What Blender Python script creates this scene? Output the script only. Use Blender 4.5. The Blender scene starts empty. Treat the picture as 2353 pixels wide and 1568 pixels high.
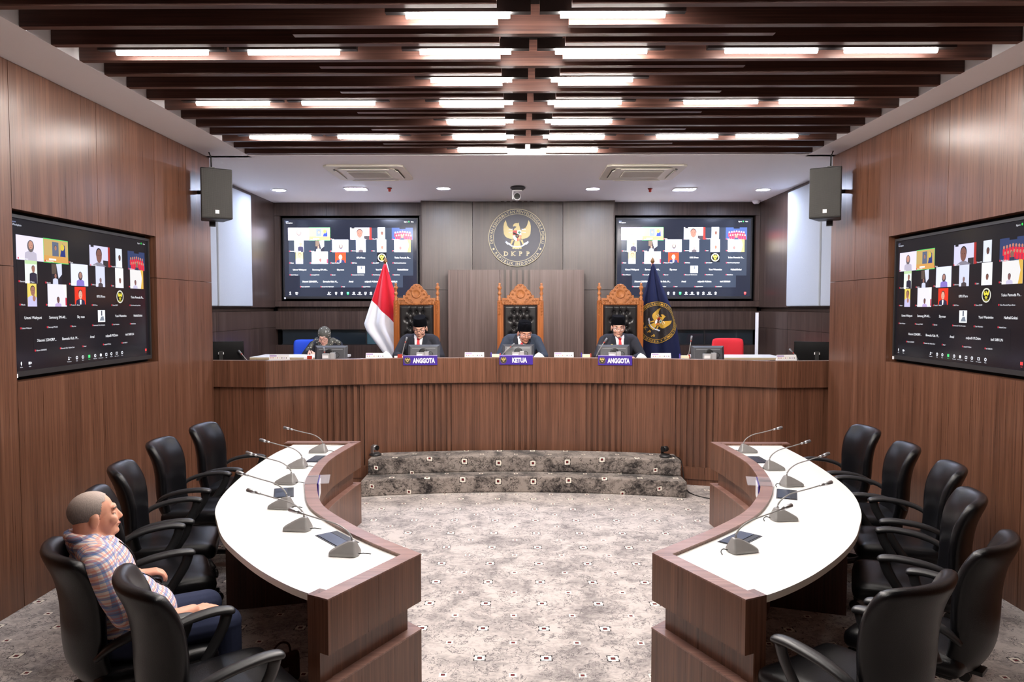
import bpy, bmesh, math, random
import numpy as np
from mathutils import Vector, Matrix
from mathutils.bvhtree import BVHTree

# ------------------------------------------------------------------ camera, world, exposure
PI = math.pi
scene = bpy.context.scene
FPX = 1655.0                     # focal length in pixels of the 2353 px wide frame
cam_d = bpy.data.cameras.new('camera')
cam_d.sensor_width = 36.0
cam_d.lens = 36.0 * FPX / 2353.0
cam_d.clip_start = 0.05
cam = bpy.data.objects.new('camera', cam_d)
scene.collection.objects.link(cam)
cam.location = (0, 0, 2.0)
cam.rotation_euler = (PI / 2 - math.atan(77 / FPX), 0, math.atan(15.5 / FPX))
scene.camera = cam

world = bpy.data.worlds.new('world')
scene.world = world
world.use_nodes = True
world.node_tree.nodes['Background'].inputs[0].default_value = (0.5, 0.5, 0.55, 1)
world.node_tree.nodes['Background'].inputs[1].default_value = 0.05

vs = scene.view_settings
vs.view_transform = 'Standard'
vs.look = 'None'
vs.exposure = 1.62
vs.gamma = 1.0
vs.use_curve_mapping = False

scene.cycles.max_bounces = 8
scene.cycles.diffuse_bounces = 5
scene.cycles.glossy_bounces = 3
LED_STRENGTH = 72.0        # linear ceiling lights over the chamber
DOWNLIGHT_STRENGTH = 105.0  # round lights over the bench
random.seed(7)
COL = scene.collection

# ------------------------------------------------------------------ node helpers and materials
def lin(c):
    return tuple(((v / 255) / 12.92 if v / 255 <= 0.04045 else ((v / 255 + 0.055) / 1.055) ** 2.4) for v in c) + (1.0,)

class NT:
    def __init__(self, name):
        self.m = bpy.data.materials.new(name)
        self.m.use_nodes = True
        self.t = self.m.node_tree
        self.b = self.t.nodes['Principled BSDF']
    def n(self, typ, **kw):
        nd = self.t.nodes.new(typ)
        for k, v in kw.items():
            setattr(nd, k, v)
        return nd
    def put(self, sock, v):
        if hasattr(v, 'is_linked') or isinstance(v, bpy.types.NodeSocket):
            self.t.links.new(v, sock)
        else:
            sock.default_value = v
    def math(self, op, a, b=None, c=None, clamp=False):
        nd = self.n('ShaderNodeMath', operation=op, use_clamp=clamp)
        self.put(nd.inputs[0], a)
        if b is not None: self.put(nd.inputs[1], b)
        if c is not None: self.put(nd.inputs[2], c)
        return nd.outputs[0]
    def mix(self, f, a, b):
        nd = self.n('ShaderNodeMix', data_type='RGBA')
        self.put(nd.inputs[0], f); self.put(nd.inputs[6], a); self.put(nd.inputs[7], b)
        return nd.outputs[2]
    def pos(self, obj=False):
        if obj:
            return self.n('ShaderNodeTexCoord').outputs['Object']
        return self.n('ShaderNodeNewGeometry').outputs['Position']
    def mapped(self, vec, scale=(1, 1, 1), rot=(0, 0, 0), loc=(0, 0, 0)):
        nd = self.n('ShaderNodeMapping')
        self.put(nd.inputs[0], vec)
        nd.inputs['Scale'].default_value = scale
        nd.inputs['Rotation'].default_value = rot
        nd.inputs['Location'].default_value = loc
        return nd.outputs[0]
    def noise(self, vec, scale, detail=3.0, rough=0.55, dist=0.0):
        nd = self.n('ShaderNodeTexNoise')
        self.put(nd.inputs['Vector'], vec)
        nd.inputs['Scale'].default_value = scale
        nd.inputs['Detail'].default_value = detail
        nd.inputs['Roughness'].default_value = rough
        nd.inputs['Distortion'].default_value = dist
        return nd.outputs[0]
    def ramp(self, f, stops):
        nd = self.n('ShaderNodeValToRGB')
        self.put(nd.inputs[0], f)
        el = nd.color_ramp.elements
        el[0].position, el[0].color = stops[0]
        el[1].position, el[1].color = stops[-1]
        for p, c in stops[1:-1]:
            e = el.new(p); e.color = c
        return nd.outputs[0]
    def bump(self, h, strength=0.2, dist=0.01):
        nd = self.n('ShaderNodeBump')
        nd.inputs['Strength'].default_value = strength
        nd.inputs['Distance'].default_value = dist
        self.put(nd.inputs['Height'], h)
        self.t.links.new(nd.outputs[0], self.b.inputs['Normal'])
    def sep(self, v):
        nd = self.n('ShaderNodeSeparateXYZ'); self.put(nd.inputs[0], v)
        return nd.outputs
    def set(self, base=None, rough=None, metal=None, spec=None, emit=None, estr=None, trans=None, coat=None, sheen=None, alpha=None):
        for k, v in (('Base Color', base), ('Roughness', rough), ('Metallic', metal), ('Specular IOR Level', spec), ('Emission Color', emit),
                     ('Emission Strength', estr), ('Transmission Weight', trans), ('Coat Weight', coat), ('Sheen Weight', sheen), ('Alpha', alpha)):
            if v is not None:
                self.put(self.b.inputs[k], v)
        return self.m

def plain(name, rgb, rough=0.5, metal=0.0, spec=0.5, var=0.06, scale=30.0, **kw):
    """a plain surface with a faint procedural unevenness in its colour"""
    N = NT(name)
    c = lin(rgb)
    f = N.noise(N.pos(True), scale, 2.0)
    lo = tuple(v * (1 - var) for v in c[:3]) + (1,)
    hi = tuple(min(1, v * (1 + var)) for v in c[:3]) + (1,)
    return N.set(base=N.mix(f, lo, hi), rough=rough, metal=metal, spec=spec, **kw)

def wood(name, dark, mid, light, rough=0.36, spec=0.5, axis='z', spread=1.0):
    N = NT(name)
    p = N.pos()
    s1 = {'z': (95, 95, 1.3), 'x': (1.3, 95, 95), 'y': (95, 1.3, 95)}[axis]
    s2 = {'z': (9, 9, 0.25), 'x': (0.25, 9, 9), 'y': (9, 0.25, 9)}[axis]
    fine = N.noise(N.mapped(p, s1), 1.0, 4.0, 0.62)
    broad = N.noise(N.mapped(p, s2), 1.6, 2.0, 0.5)
    f = N.math('ADD', N.math('MULTIPLY', fine, 0.72), N.math('MULTIPLY', broad, 0.34))
    col = N.ramp(f, [(0.36, lin(dark)), (0.53, lin(mid)), (0.70, lin(light))])
    r = N.math('MULTIPLY_ADD', fine, 0.16, rough - 0.08)
    N.bump(fine, 0.06, 0.003)
    return N.set(base=col, rough=r, spec=spec)

M = {}
M['wood'] = wood('brown_veneer', (78, 50, 37), (102, 67, 50), (127, 87, 67), rough=.30, spec=.6)
M['wood_back'] = wood('bluish_lit_veneer', (48, 36, 31), (63, 48, 42), (80, 64, 57), rough=0.34)  # brown veneer greyed and darkened: bluish light at the back put into its colour
M['wood_pale'] = wood('pale_brown_veneer', (80, 63, 56), (96, 77, 69), (114, 94, 85), rough=0.38)
M['wood_rim'] = wood('rim_veneer', (104, 74, 66), (132, 98, 88), (158, 122, 110), axis='x')
M['slat'] = wood('ceiling_slat_veneer', (56, 35, 30), (77, 50, 43), (101, 70, 60), axis='x', rough=0.45)
M['wood_under'] = wood('dark_support_veneer', (60, 38, 31), (78, 50, 41), (96, 63, 52))
M['white'] = plain('white_paint', (238, 237, 240), 0.7, var=0.01)
M['black_gap'] = plain('black_recess', (9, 8, 9), 0.8, spec=0.2)
M['void'] = plain('dark_ceiling_void', (26, 19, 18), 0.9, spec=0.1)
M['laminate'] = plain('white_laminate', (236, 234, 230), 0.35, var=0.01)
M['lam_edge'] = plain('cream_edge_band', (240, 236, 222), 0.4, var=0.01)
M['black_plastic'] = plain('black_plastic', (24, 24, 25), 0.42)
M['dark_plastic'] = plain('charcoal_plastic', (44, 44, 46), 0.38)
M['grey_plastic'] = plain('grey_plastic', (120, 122, 126), 0.35)
M['silver'] = plain('silver_metal', (176, 177, 180), 0.28, metal=0.85)
M['chrome'] = plain('chrome', (205, 205, 208), 0.12, metal=1.0)
M['mic_grey'] = plain('grey_mic_shell', (136, 134, 133), 0.24, spec=0.7)
M['glossblack'] = plain('gloss_black', (10, 10, 12), 0.12)
M['paper'] = plain('white_paper', (238, 238, 240), 0.8, var=0.01)
M['cream'] = plain('cream_card', (232, 222, 190), 0.8, var=0.02)
M['purple'] = plain('purple_sign', (58, 30, 140), 0.45)
M['lilac'] = plain('lilac_print', (178, 160, 205), 0.6)
M['letter_white'] = plain('white_lettering', (240, 240, 242), 0.5, var=0.01)
M['gold'] = plain('gold_paint', (196, 176, 104), 0.35, var=0.08)
M['gold_pale'] = plain('pale_gold_lettering', (190, 178, 140), 0.4, var=0.04)
M['navy_disc'] = plain('navy_disc', (38, 40, 58), 0.4)
M['red'] = plain('red_paint', (190, 40, 38), 0.4)
M['orange_red'] = plain('orange_red_paint', (214, 84, 50), 0.4)
M['green'] = plain('green_paint', (40, 130, 80), 0.4)
M['ribbon'] = plain('ribbon_white', (206, 212, 228), 0.5)
M['suit'] = plain('dark_suit_cloth', (47, 48, 56), 0.85, spec=0.2, var=0.12, scale=220)
M['suit_lapel'] = plain('dark_lapel_cloth', (34, 36, 44), 0.8, spec=0.2, var=0.1, scale=220)
M['suit_blue'] = plain('blue_grey_suit_cloth', (54, 62, 76), 0.85, spec=0.2, var=0.12, scale=220)
M['shirt_white'] = plain('white_shirt', (232, 230, 234), 0.8, var=0.01)
M['tie'] = plain('red_tie', (206, 34, 44), 0.6)
M['cap'] = plain('black_velvet', (7, 7, 11), 0.95, spec=0.08)
M['trousers'] = plain('navy_trousers', (48, 54, 78), 0.9, spec=0.2, var=0.1, scale=120)
M['blue_chair'] = plain('blue_fabric', (34, 76, 200), 0.8, var=0.04)
M['red_chair'] = plain('red_fabric', (205, 32, 42), 0.8, var=0.05)
M['bag'] = plain('oxblood_leather', (74, 34, 28), 0.35, var=0.2)
M['ac'] = plain('ivory_plastic', (214, 210, 196), 0.5, var=0.02)
M['ac_dark'] = plain('grey_grille', (112, 110, 104), 0.6)
M['sensor_red'] = plain('red_plastic', (176, 52, 34), 0.5)
M['window'] = plain('dark_window_glass', (34, 40, 44), 0.08, spec=0.6)
M['window_teal'] = plain('teal_window_glass', (66, 92, 98), 0.1, spec=0.6)
M['iris'] = plain('dark_iris', (22, 14, 10), 0.2)
M['eye_white'] = plain('eye_white', (214, 206, 200), 0.3)
M['hair_grey'] = plain('grey_hair', (122, 112, 106), 0.9, spec=0.2, var=0.35, scale=160)
def grey_hair():
    N = NT('thin_grey_hair')
    x, y, z = N.sep(N.pos(True))
    f = N.math('MULTIPLY_ADD', z, 6.5, -6.85, clamp=True)
    n = N.noise(N.mapped(N.pos(True), (1, 1, .35)), 260, 3, .7)
    g = N.math('ADD', f, N.math('MULTIPLY_ADD', n, .7, -.35), clamp=True)
    N.bump(n, .3, .002)
    return N.set(base=N.ramp(g, [(0.0, lin((70, 66, 65))), (.5, lin((140, 132, 128))), (1.0, lin((196, 178, 168)))]), rough=.7, spec=.25)
M['hair_thin'] = grey_hair()
M['hair_black'] = plain('black_hair', (22, 18, 18), 0.8, spec=0.2)
M['lips'] = plain('lips', (150, 82, 74), 0.5)
M['acrylic'] = plain('clear_acrylic', (225, 225, 235), .06, alpha=.22)
M['rose_print'] = plain('rose_print', (206, 150, 146), .6)
M['arm_plastic'] = plain('arm_plastic', (40, 40, 42), .36)
M['light_plastic'] = plain('light_grey_plastic', (172, 172, 174), .45, var=.02)
M['mark_dark'] = plain('dark_print', (40, 36, 40), 0.6)

def leather(name, rgb, rough=0.36, spec=0.5):
    N = NT(name)
    p = N.pos(True)
    v = N.n('ShaderNodeTexVoronoi'); N.put(v.inputs['Vector'], p); v.inputs['Scale'].default_value = 260
    c = lin(rgb)
    f = N.noise(p, 12, 2)
    N.bump(v.outputs[0], 0.12, 0.002)
    return N.set(base=N.mix(f, tuple(x * .8 for x in c[:3]) + (1,), tuple(x * 1.2 for x in c[:3]) + (1,)), rough=rough, spec=spec)
M['leather'] = leather('black_leather', (13, 13, 16), 0.32, .36)
M['leather_throne'] = leather('black_tufted_leather', (30, 29, 30), 0.30)

def skin_mat(name, rgb):
    N = NT(name)
    p = N.pos(True)
    f = N.noise(p, 18, 3)
    c = lin(rgb)
    d = (c[0] * .82, c[1] * .74, c[2] * .70, 1)
    N.b.inputs['Subsurface Weight'].default_value = 0.08
    N.b.inputs['Subsurface Radius'].default_value = (0.012, 0.005, 0.003)
    return N.set(base=N.mix(f, d, c), rough=0.5, spec=0.4)
M['skin'] = skin_mat('warm_skin', (232, 172, 146))
M['skin2'] = skin_mat('light_skin', (228, 178, 156))
M['skin3'] = skin_mat('tan_skin', (214, 156, 132))

def carpet(name, light, dark, line, lo=0.42, hi=0.60):
    N = NT(name)
    x, y, z = N.sep(N.pos())
    v = N.math('ADD', y, z)
    comb = N.n('ShaderNodeCombineXYZ'); N.put(comb.inputs[0], x); N.put(comb.inputs[1], v)
    q = comb.outputs[0]
    cloud = N.noise(q, 3.2, 4, 0.6, 0.6)
    fuzz = N.noise(q, 60, 3, 0.7)
    pile = N.noise(q, 420, 1, 0.5)
    mid = N.noise(N.mapped(q, (1.0, 1.35, 1)), 17, 6, 0.72, 0.9)
    f = N.math('ADD', N.math('MULTIPLY', cloud, 0.55), N.math('ADD', N.math('MULTIPLY', mid, 0.42), N.math('MULTIPLY', fuzz, 0.12)))
    col = N.ramp(f, [(lo, lin(dark)), (hi, lin(light))])
    # thin scribbled lines
    for sc, w in ((9.0, 0.012), (15.0, 0.014)):
        nz = N.noise(N.mapped(q, loc=(sc, sc * 2, 0)), sc, 3, 0.6, 1.2)
        ln = N.math('LESS_THAN', N.math('ABSOLUTE', N.math('SUBTRACT', nz, 0.5)), w)
        brk = N.math('GREATER_THAN', N.noise(q, 7.0, 2), 0.47)
        col = N.mix(N.math('MULTIPLY', N.math('MULTIPLY', ln, brk), 0.75), col, lin(line))
    S = 0.3805
    def cell(off):
        a = N.math('ABSOLUTE', N.math('SUBTRACT', N.math('FRACT', N.math('ADD', N.math('DIVIDE', N.math('SUBTRACT', x, 0.158), S), 0.5 + off)), 0.5))
        b = N.math('ABSOLUTE', N.math('SUBTRACT', N.math('FRACT', N.math('ADD', N.math('DIVIDE', N.math('SUBTRACT', v, 4.403), S), 0.5 + off)), 0.5))
        return N.math('MULTIPLY', a, S), N.math('MULTIPLY', b, S)
    a, b = cell(0.0)
    mx = N.math('MAXIMUM', a, b); mn = N.math('MINIMUM', a, b)
    inside = N.math('LESS_THAN', mx, 0.036)
    bracket = N.math('MULTIPLY', N.math('GREATER_THAN', mx, 0.029), N.math('GREATER_THAN', mn, 0.011))
    ink = lin((24, 20, 24)); pale = lin((238, 232, 220)); red = lin((112, 30, 34))
    gap = N.math('MULTIPLY', N.math('GREATER_THAN', mx, 0.029), N.math('LESS_THAN', mn, 0.011))
    solid = N.math('MULTIPLY', inside, N.math('SUBTRACT', 1.0, gap))
    col = N.mix(solid, col, pale)
    col = N.mix(N.math('MULTIPLY', inside, bracket), col, ink)
    col = N.mix(N.math('LESS_THAN', mx, 0.0135), col, ink)
    col = N.mix(N.math('LESS_THAN', mx, 0.0095), col, red)
    a, b = cell(0.5)
    mx = N.math('MAXIMUM', a, b)
    col = N.mix(N.math('LESS_THAN', mx, 0.021), col, pale)
    col = N.mix(N.math('LESS_THAN', mx, 0.011), col, ink)
    col = N.mix(N.math('LESS_THAN', mx, 0.0085), col, red)
    N.bump(N.math('ADD', pile, fuzz), 0.35, 0.004)
    return N.set(base=col, rough=0.95, spec=0.12, sheen=0.25)
M['carpet'] = carpet('patterned_carpet', (202, 193, 188), (132, 125, 124), (92, 87, 89))
M['carpet_step'] = carpet('patterned_step_carpet', (156, 146, 139), (48, 44, 44), (30, 27, 28), .46, .60)

def emitter(name, rgb, strength):
    N = NT(name)
    return N.set(base=(0.9, 0.9, 0.9, 1), emit=lin(rgb), estr=strength, rough=0.6)
M['led'] = emitter('led_diffuser', (255, 247, 240), LED_STRENGTH)
M['led_side'] = emitter('side_led_diffuser', (255, 247, 240), LED_STRENGTH * .46)
M['down'] = emitter('downlight_diffuser', (214, 226, 255), DOWNLIGHT_STRENGTH)

def screen_mat(name, strength):
    N = NT(name)
    at = N.n('ShaderNodeAttribute', attribute_name='ink')
    return N.set(base=(0.006, 0.006, 0.008, 1), rough=0.14, spec=0.5, emit=at.outputs[0], estr=strength)
M['screen_bright'] = screen_mat('bright_screen_picture', 2.6)
M['screen_side'] = screen_mat('side_screen_picture', 0.5)

# plaid shirt
def plaid():
    N = NT('plaid_shirt')
    x, y, z = N.sep(N.pos(True))
    w = N.math('ADD', N.math('MULTIPLY', x, 0.9), N.math('MULTIPLY', y, 1.0))
    zz = N.math('ADD', z, N.math('MULTIPLY', x, -0.25))
    def band(c, period, off, width):
        f = N.math('FRACT', N.math('ADD', N.math('DIVIDE', c, period), off))
        return N.math('LESS_THAN', f, width)
    col = lin((236, 222, 214))
    P = 0.036
    for c in (w, zz):
        col = N.mix(N.math('MULTIPLY', band(c, P, 0.0, 0.34), 0.62), col, lin((76, 126, 192)))
        col = N.mix(N.math('MULTIPLY', band(c, P, 0.50, 0.20), 0.45), col, lin((222, 116, 84)))
        col = N.mix(N.math('MULTIPLY', band(c, P, 0.78, 0.08), 0.40), col, lin((208, 120, 96)))
    f = N.noise(N.pos(True), 240, 2)
    N.bump(f, 0.15, 0.003)
    return N.set(base=col, rough=0.9, spec=0.15)
M['plaid'] = plaid()

def hijab():
    N = NT('patterned_scarf')
    p = N.pos(True)
    v = N.n('ShaderNodeTexVoronoi'); N.put(v.inputs['Vector'], p); v.inputs['Scale'].default_value = 30; v.inputs['Randomness'].default_value = 0.55
    f = N.math('LESS_THAN', v.outputs[0], 0.26)
    return N.set(base=N.mix(f, lin((84, 82, 74)), lin((206, 202, 188))), rough=0.8, spec=0.2)
M['hijab'] = hijab()

def carved(name, a, b):
    N = NT(name)
    p = N.pos(True)
    nz = N.noise(p, 55, 3, 0.6, 1.5)
    N.bump(nz, 0.9, 0.006)
    return N.set(base=N.mix(N.noise(p, 20, 3), lin(a), lin(b)), rough=0.34, spec=0.5)
M['carved'] = carved('carved_teak', (140, 80, 38), (192, 124, 70))
M['teak'] = wood('polished_teak', (120, 62, 24), (156, 88, 40), (184, 112, 58), rough=0.3)
def acoustic():
    N = NT('white_acoustic_fabric')
    f = N.noise(N.pos(), 300, 2)
    N.bump(f, 0.3, 0.003)
    return N.set(base=N.mix(f, lin((156, 162, 170)), lin((178, 183, 190))), rough=0.95, spec=0.1)
M['acoustic'] = acoustic()
def grille():
    N = NT('speaker_grille')
    v = N.n('ShaderNodeTexVoronoi'); N.put(v.inputs['Vector'], N.pos(True)); v.inputs['Scale'].default_value = 130; v.inputs['Randomness'].default_value = 0.0
    N.bump(v.outputs[0], 0.8, 0.004)
    return N.set(base=N.mix(v.outputs[0], lin((26, 25, 24)), lin((62, 60, 56))), rough=0.5)
M['grille'] = grille()

# ------------------------------------------------------------------ geometry helpers
def xf(pts, mat):
    return [tuple(mat @ Vector(p)) for p in pts]

class MB:
    """collects shapes and links them as one mesh object"""
    def __init__(self):
        self.v = []; self.f = []; self.m = []; self.s = []
    def add(self, verts, faces, mi=0, smooth=False, mat=None):
        if mat is not None: verts = xf(verts, mat)
        o = len(self.v)
        self.v += [tuple(p) for p in verts]
        for f in faces:
            self.f.append(tuple(i + o for i in f)); self.m.append(mi); self.s.append(smooth)
        return self
    def box(self, x0, y0, z0, x1, y1, z1, mi=0, mat=None):
        v = [(x0, y0, z0), (x1, y0, z0), (x1, y1, z0), (x0, y1, z0), (x0, y0, z1), (x1, y0, z1), (x1, y1, z1), (x0, y1, z1)]
        return self.add(v, [(0, 3, 2, 1), (4, 5, 6, 7), (0, 1, 5, 4), (1, 2, 6, 5), (2, 3, 7, 6), (3, 0, 4, 7)], mi, False, mat)
    def cbox(self, c, s, mi=0, mat=None):
        return self.box(c[0] - s[0] / 2, c[1] - s[1] / 2, c[2] - s[2] / 2, c[0] + s[0] / 2, c[1] + s[1] / 2, c[2] + s[2] / 2, mi, mat)
    def prism(self, poly, z0, z1, mi=0, mat=None, smooth=False):
        n = len(poly)
        a = sum(poly[i][0] * poly[(i + 1) % n][1] - poly[(i + 1) % n][0] * poly[i][1] for i in range(n))
        if a < 0: poly = poly[::-1]
        v = [(x, y, z0) for x, y in poly] + [(x, y, z1) for x, y in poly]
        self.add(v, [tuple(range(n - 1, -1, -1)), tuple(range(n, 2 * n))], mi, False, mat)
        o = len(self.v) - 2 * n
        for i in range(n):
            j = (i + 1) % n
            self.f.append((o + i, o + j, o + n + j, o + n + i)); self.m.append(mi); self.s.append(smooth)
        return self
    def strip(self, a, b, z0, z1, mi=0):
        """a wall of plan thickness between polylines a and b, from z0 to z1"""
        n = len(a)
        for i in range(n - 1):
            q = [a[i], a[i + 1], b[i + 1], b[i]]
            v = [(p[0], p[1], z0) for p in q] + [(p[0], p[1], z1) for p in q]
            fs = [(0, 3, 2, 1), (4, 5, 6, 7), (0, 1, 5, 4), (2, 3, 7, 6)]
            if i == 0: fs.append((3, 0, 4, 7))
            if i == n - 2: fs.append((1, 2, 6, 5))
            self.add(v, fs, mi)
        return self
    def tube(self, path, r, seg=8, mi=0, mat=None, flat=1.0, caps=True, ref=(0, 0, 1)):
        """round or flattened bar along a path; r may be a list"""
        n = len(path)
        P = [Vector(p) for p in path]
        rs = r if isinstance(r, (list, tuple)) else [r] * n
        ref = Vector(ref)
        rings = []
        for i in range(n):
            d = (P[min(i + 1, n - 1)] - P[max(i - 1, 0)]).normalized()
            rf = ref if abs(d.dot(ref)) < 0.95 else Vector((1, 0, 0))
            u = d.cross(rf).normalized(); w = u.cross(d).normalized()
            rings.append([P[i] + (u * math.cos(2 * PI * k / seg) + w * math.sin(2 * PI * k / seg) * flat) * rs[i] for k in range(seg)])
        v = [p for rg in rings for p in rg]
        fs = []
        for i in range(n - 1):
            for k in range(seg):
                k2 = (k + 1) % seg
                fs.append((i * seg + k, i * seg + k2, (i + 1) * seg + k2, (i + 1) * seg + k))
        self.add(v, fs, mi, True, mat)
        if caps:
            o = len(self.v) - n * seg
            self.f.append(tuple(o + k for k in range(seg - 1, -1, -1))); self.m.append(mi); self.s.append(False)
            self.f.append(tuple(o + (n - 1) * seg + k for k in range(seg))); self.m.append(mi); self.s.append(False)
        return self
    def lathe(self, prof, seg=20, mi=0, mat=None, smooth=True):
        """prof: (r, z) from bottom to top"""
        n = len(prof)
        v = [(r * math.cos(2 * PI * k / seg), r * math.sin(2 * PI * k / seg), z) for r, z in prof for k in range(seg)]
        fs = [(i * seg + k, i * seg + (k + 1) % seg, (i + 1) * seg + (k + 1) % seg, (i + 1) * seg + k) for i in range(n - 1) for k in range(seg)]
        self.add(v, fs, mi, smooth, mat)
        o = len(self.v) - n * seg
        if prof[0][0] > 1e-5:
            self.f.append(tuple(o + k for k in range(seg - 1, -1, -1))); self.m.append(mi); self.s.append(False)
        if prof[-1][0] > 1e-5:
            self.f.append(tuple(o + (n - 1) * seg + k for k in range(seg))); self.m.append(mi); self.s.append(False)
        return self
    def ball(self, c, r, seg=14, rings=8, mi=0, mat=None):
        rx, ry, rz = (r, r, r) if not isinstance(r, (tuple, list)) else r
        v = [(c[0], c[1], c[2] - rz)]
        for i in range(1, rings):
            t = -PI / 2 + PI * i / rings
            for k in range(seg):
                a = 2 * PI * k / seg
                v.append((c[0] + rx * math.cos(t) * math.cos(a), c[1] + ry * math.cos(t) * math.sin(a), c[2] + rz * math.sin(t)))
        v.append((c[0], c[1], c[2] + rz))
        fs = [(0, 1 + (k + 1) % seg, 1 + k) for k in range(seg)]
        for i in range(rings - 2):
            for k in range(seg):
                a, b = 1 + i * seg, 1 + (i + 1) * seg
                fs.append((a + k, a + (k + 1) % seg, b + (k + 1) % seg, b + k))
        t = len(v) - 1; a = 1 + (rings - 2) * seg
        fs += [(a + k, a + (k + 1) % seg, t) for k in range(seg)]
        return self.add(v, fs, mi, True, mat)
    def grid(self, fn, nu, nv, mi=0, smooth=True, mat=None):
        v = [fn(i / nu, j / nv) for j in range(nv + 1) for i in range(nu + 1)]
        fs = [(j * (nu + 1) + i, j * (nu + 1) + i + 1, (j + 1) * (nu + 1) + i + 1, (j + 1) * (nu + 1) + i) for j in range(nv) for i in range(nu)]
        return self.add(v, fs, mi, smooth, mat)
    def mesh(self, name, mats):
        me = bpy.data.meshes.new(name)
        me.from_pydata(self.v, [], self.f)
        me.polygons.foreach_set('material_index', self.m)
        me.polygons.foreach_set('use_smooth', self.s)
        for m in (mats if isinstance(mats, (list, tuple)) else [mats]):
            me.materials.append(M[m] if isinstance(m, str) else m)
        me.update()
        return me
    def build(self, name, mats, parent=None, bevel=0, sub=0):
        ob = bpy.data.objects.new(name, self.mesh(name, mats))
        COL.objects.link(ob)
        if parent is not None: ob.parent = parent
        if bevel:
            b = ob.modifiers.new('bevel', 'BEVEL'); b.width = bevel; b.segments = 2; b.limit_method = 'ANGLE'; b.angle_limit = 0.7
        if sub:
            s = ob.modifiers.new('smooth', 'SUBSURF'); s.levels = sub; s.render_levels = sub
        return ob

def tag(o, label=None, cat=None, group=None, kind=None):
    if label: o['label'] = label
    if cat: o['category'] = cat
    if group: o['group'] = group
    if kind: o['kind'] = kind
    return o

def empty(name, loc=(0, 0, 0), rz=0.0, parent=None):
    e = bpy.data.objects.new(name, None)
    e.empty_display_size = 0.1
    COL.objects.link(e)
    e.location = loc; e.rotation_euler = (0, 0, rz)
    if parent is not None: e.parent = parent
    return e

def copy_tree(o, parent=None):
    c = o.copy(); COL.objects.link(c); c.parent = parent
    for ch in list(o.children):
        copy_tree(ch, c)
    return c

def T(x=0, y=0, z=0, rx=0, ry=0, rz=0, s=1.0):
    return Matrix.Translation((x, y, z)) @ Matrix.Rotation(rz, 4, 'Z') @ Matrix.Rotation(ry, 4, 'Y') @ Matrix.Rotation(rx, 4, 'X') @ Matrix.Scale(s, 4)

def arc(cx, cy, R, a0, a1, n):
    """plan points on a circle, angle measured from +y towards +x"""
    return [(cx + R * math.sin(a0 + (a1 - a0) * i / n), cy + R * math.cos(a0 + (a1 - a0) * i / n)) for i in range(n + 1)]

def smooth_line(pts, n):
    """Catmull-Rom through plan or space points"""
    P = [Vector(p) for p in pts]
    P = [P[0] * 2 - P[1]] + P + [P[-1] * 2 - P[-2]]
    out = []
    m = len(P) - 3
    for i in range(n + 1):
        t = i / n * m
        k = min(int(t), m - 1); t -= k
        a, b, c, d = P[k:k + 4]
        out.append(0.5 * ((2 * b) + (c - a) * t + (2 * a - 5 * b + 4 * c - d) * t * t + (3 * b - a - 3 * c + d) * t ** 3))
    return [tuple(p) for p in out]

# text as flat polygons from the built-in font
_tcache = {}
def text_geom(s, bold=0.0):
    key = (s, bold)
    if key not in _tcache:
        cu = bpy.data.curves.new('tmp_text', 'FONT')
        cu.body = s; cu.size = 1.0; cu.resolution_u = 2; cu.offset = bold
        cu.align_x = 'LEFT'
        ob = bpy.data.objects.new('tmp_text', cu)
        COL.objects.link(ob)
        dg = bpy.context.evaluated_depsgraph_get()
        me = bpy.data.meshes.new_from_object(ob.evaluated_get(dg))
        vs_ = [(v.co.x, v.co.y) for v in me.vertices]
        fs = [tuple(p.vertices) for p in me.polygons]
        bpy.data.objects.remove(ob); bpy.data.curves.remove(cu); bpy.data.meshes.remove(me)
        w = max((p[0] for p in vs_), default=0.3); x0 = min((p[0] for p in vs_), default=0)
        _tcache[key] = (vs_, fs, x0, w)
    return _tcache[key]

CAPH = 0.73
def text2d(s, cx, cy, height, bold=0.0, align='c', sx=1.0):
    """flat text: returns (verts2d, faces); height is the capital height"""
    v, f, x0, x1 = text_geom(s, bold)
    k = height / CAPH
    w = (x1 - x0) * k * sx
    ox = cx - (w / 2 if align == 'c' else 0) - x0 * k * sx
    return [(ox + p[0] * k * sx, cy - height / 2 + p[1] * k) for p in v], f, w

ORD = ['first', 'second', 'third', 'fourth', 'fifth', 'sixth', 'seventh', 'eighth', 'ninth', 'tenth', 'eleventh', 'twelfth']
# ------------------------------------------------------------------ the setting
XL, XR = -3.305, 3.325          # faces of the long side walls
YE = 7.74                       # where they end, at the bench
XL2, XR2 = -3.74, 3.67          # side walls of the wider bay behind the bench
YB = 11.05                      # back wall face
ZC = 3.6                        # ceiling
Y0 = -3.2                       # wall behind the photographer
DAIS = 0.60

tag(MB().box(-4.0, Y0 - .2, -0.12, 4.0, 8.6, 0.0).build('floor', 'carpet'), kind='structure')
tag(MB().box(-3.8, 8.41, 0.0, 3.75, 11.3, DAIS).build('floor_raised', 'carpet'), kind='structure')
tag(MB().box(-4.0, Y0 - .2, 0, 4.0, Y0, 4.1).build('wall_rear', 'wood'), kind='structure')

def root_structure(name):
    return tag(empty(name), kind='structure')

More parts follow.
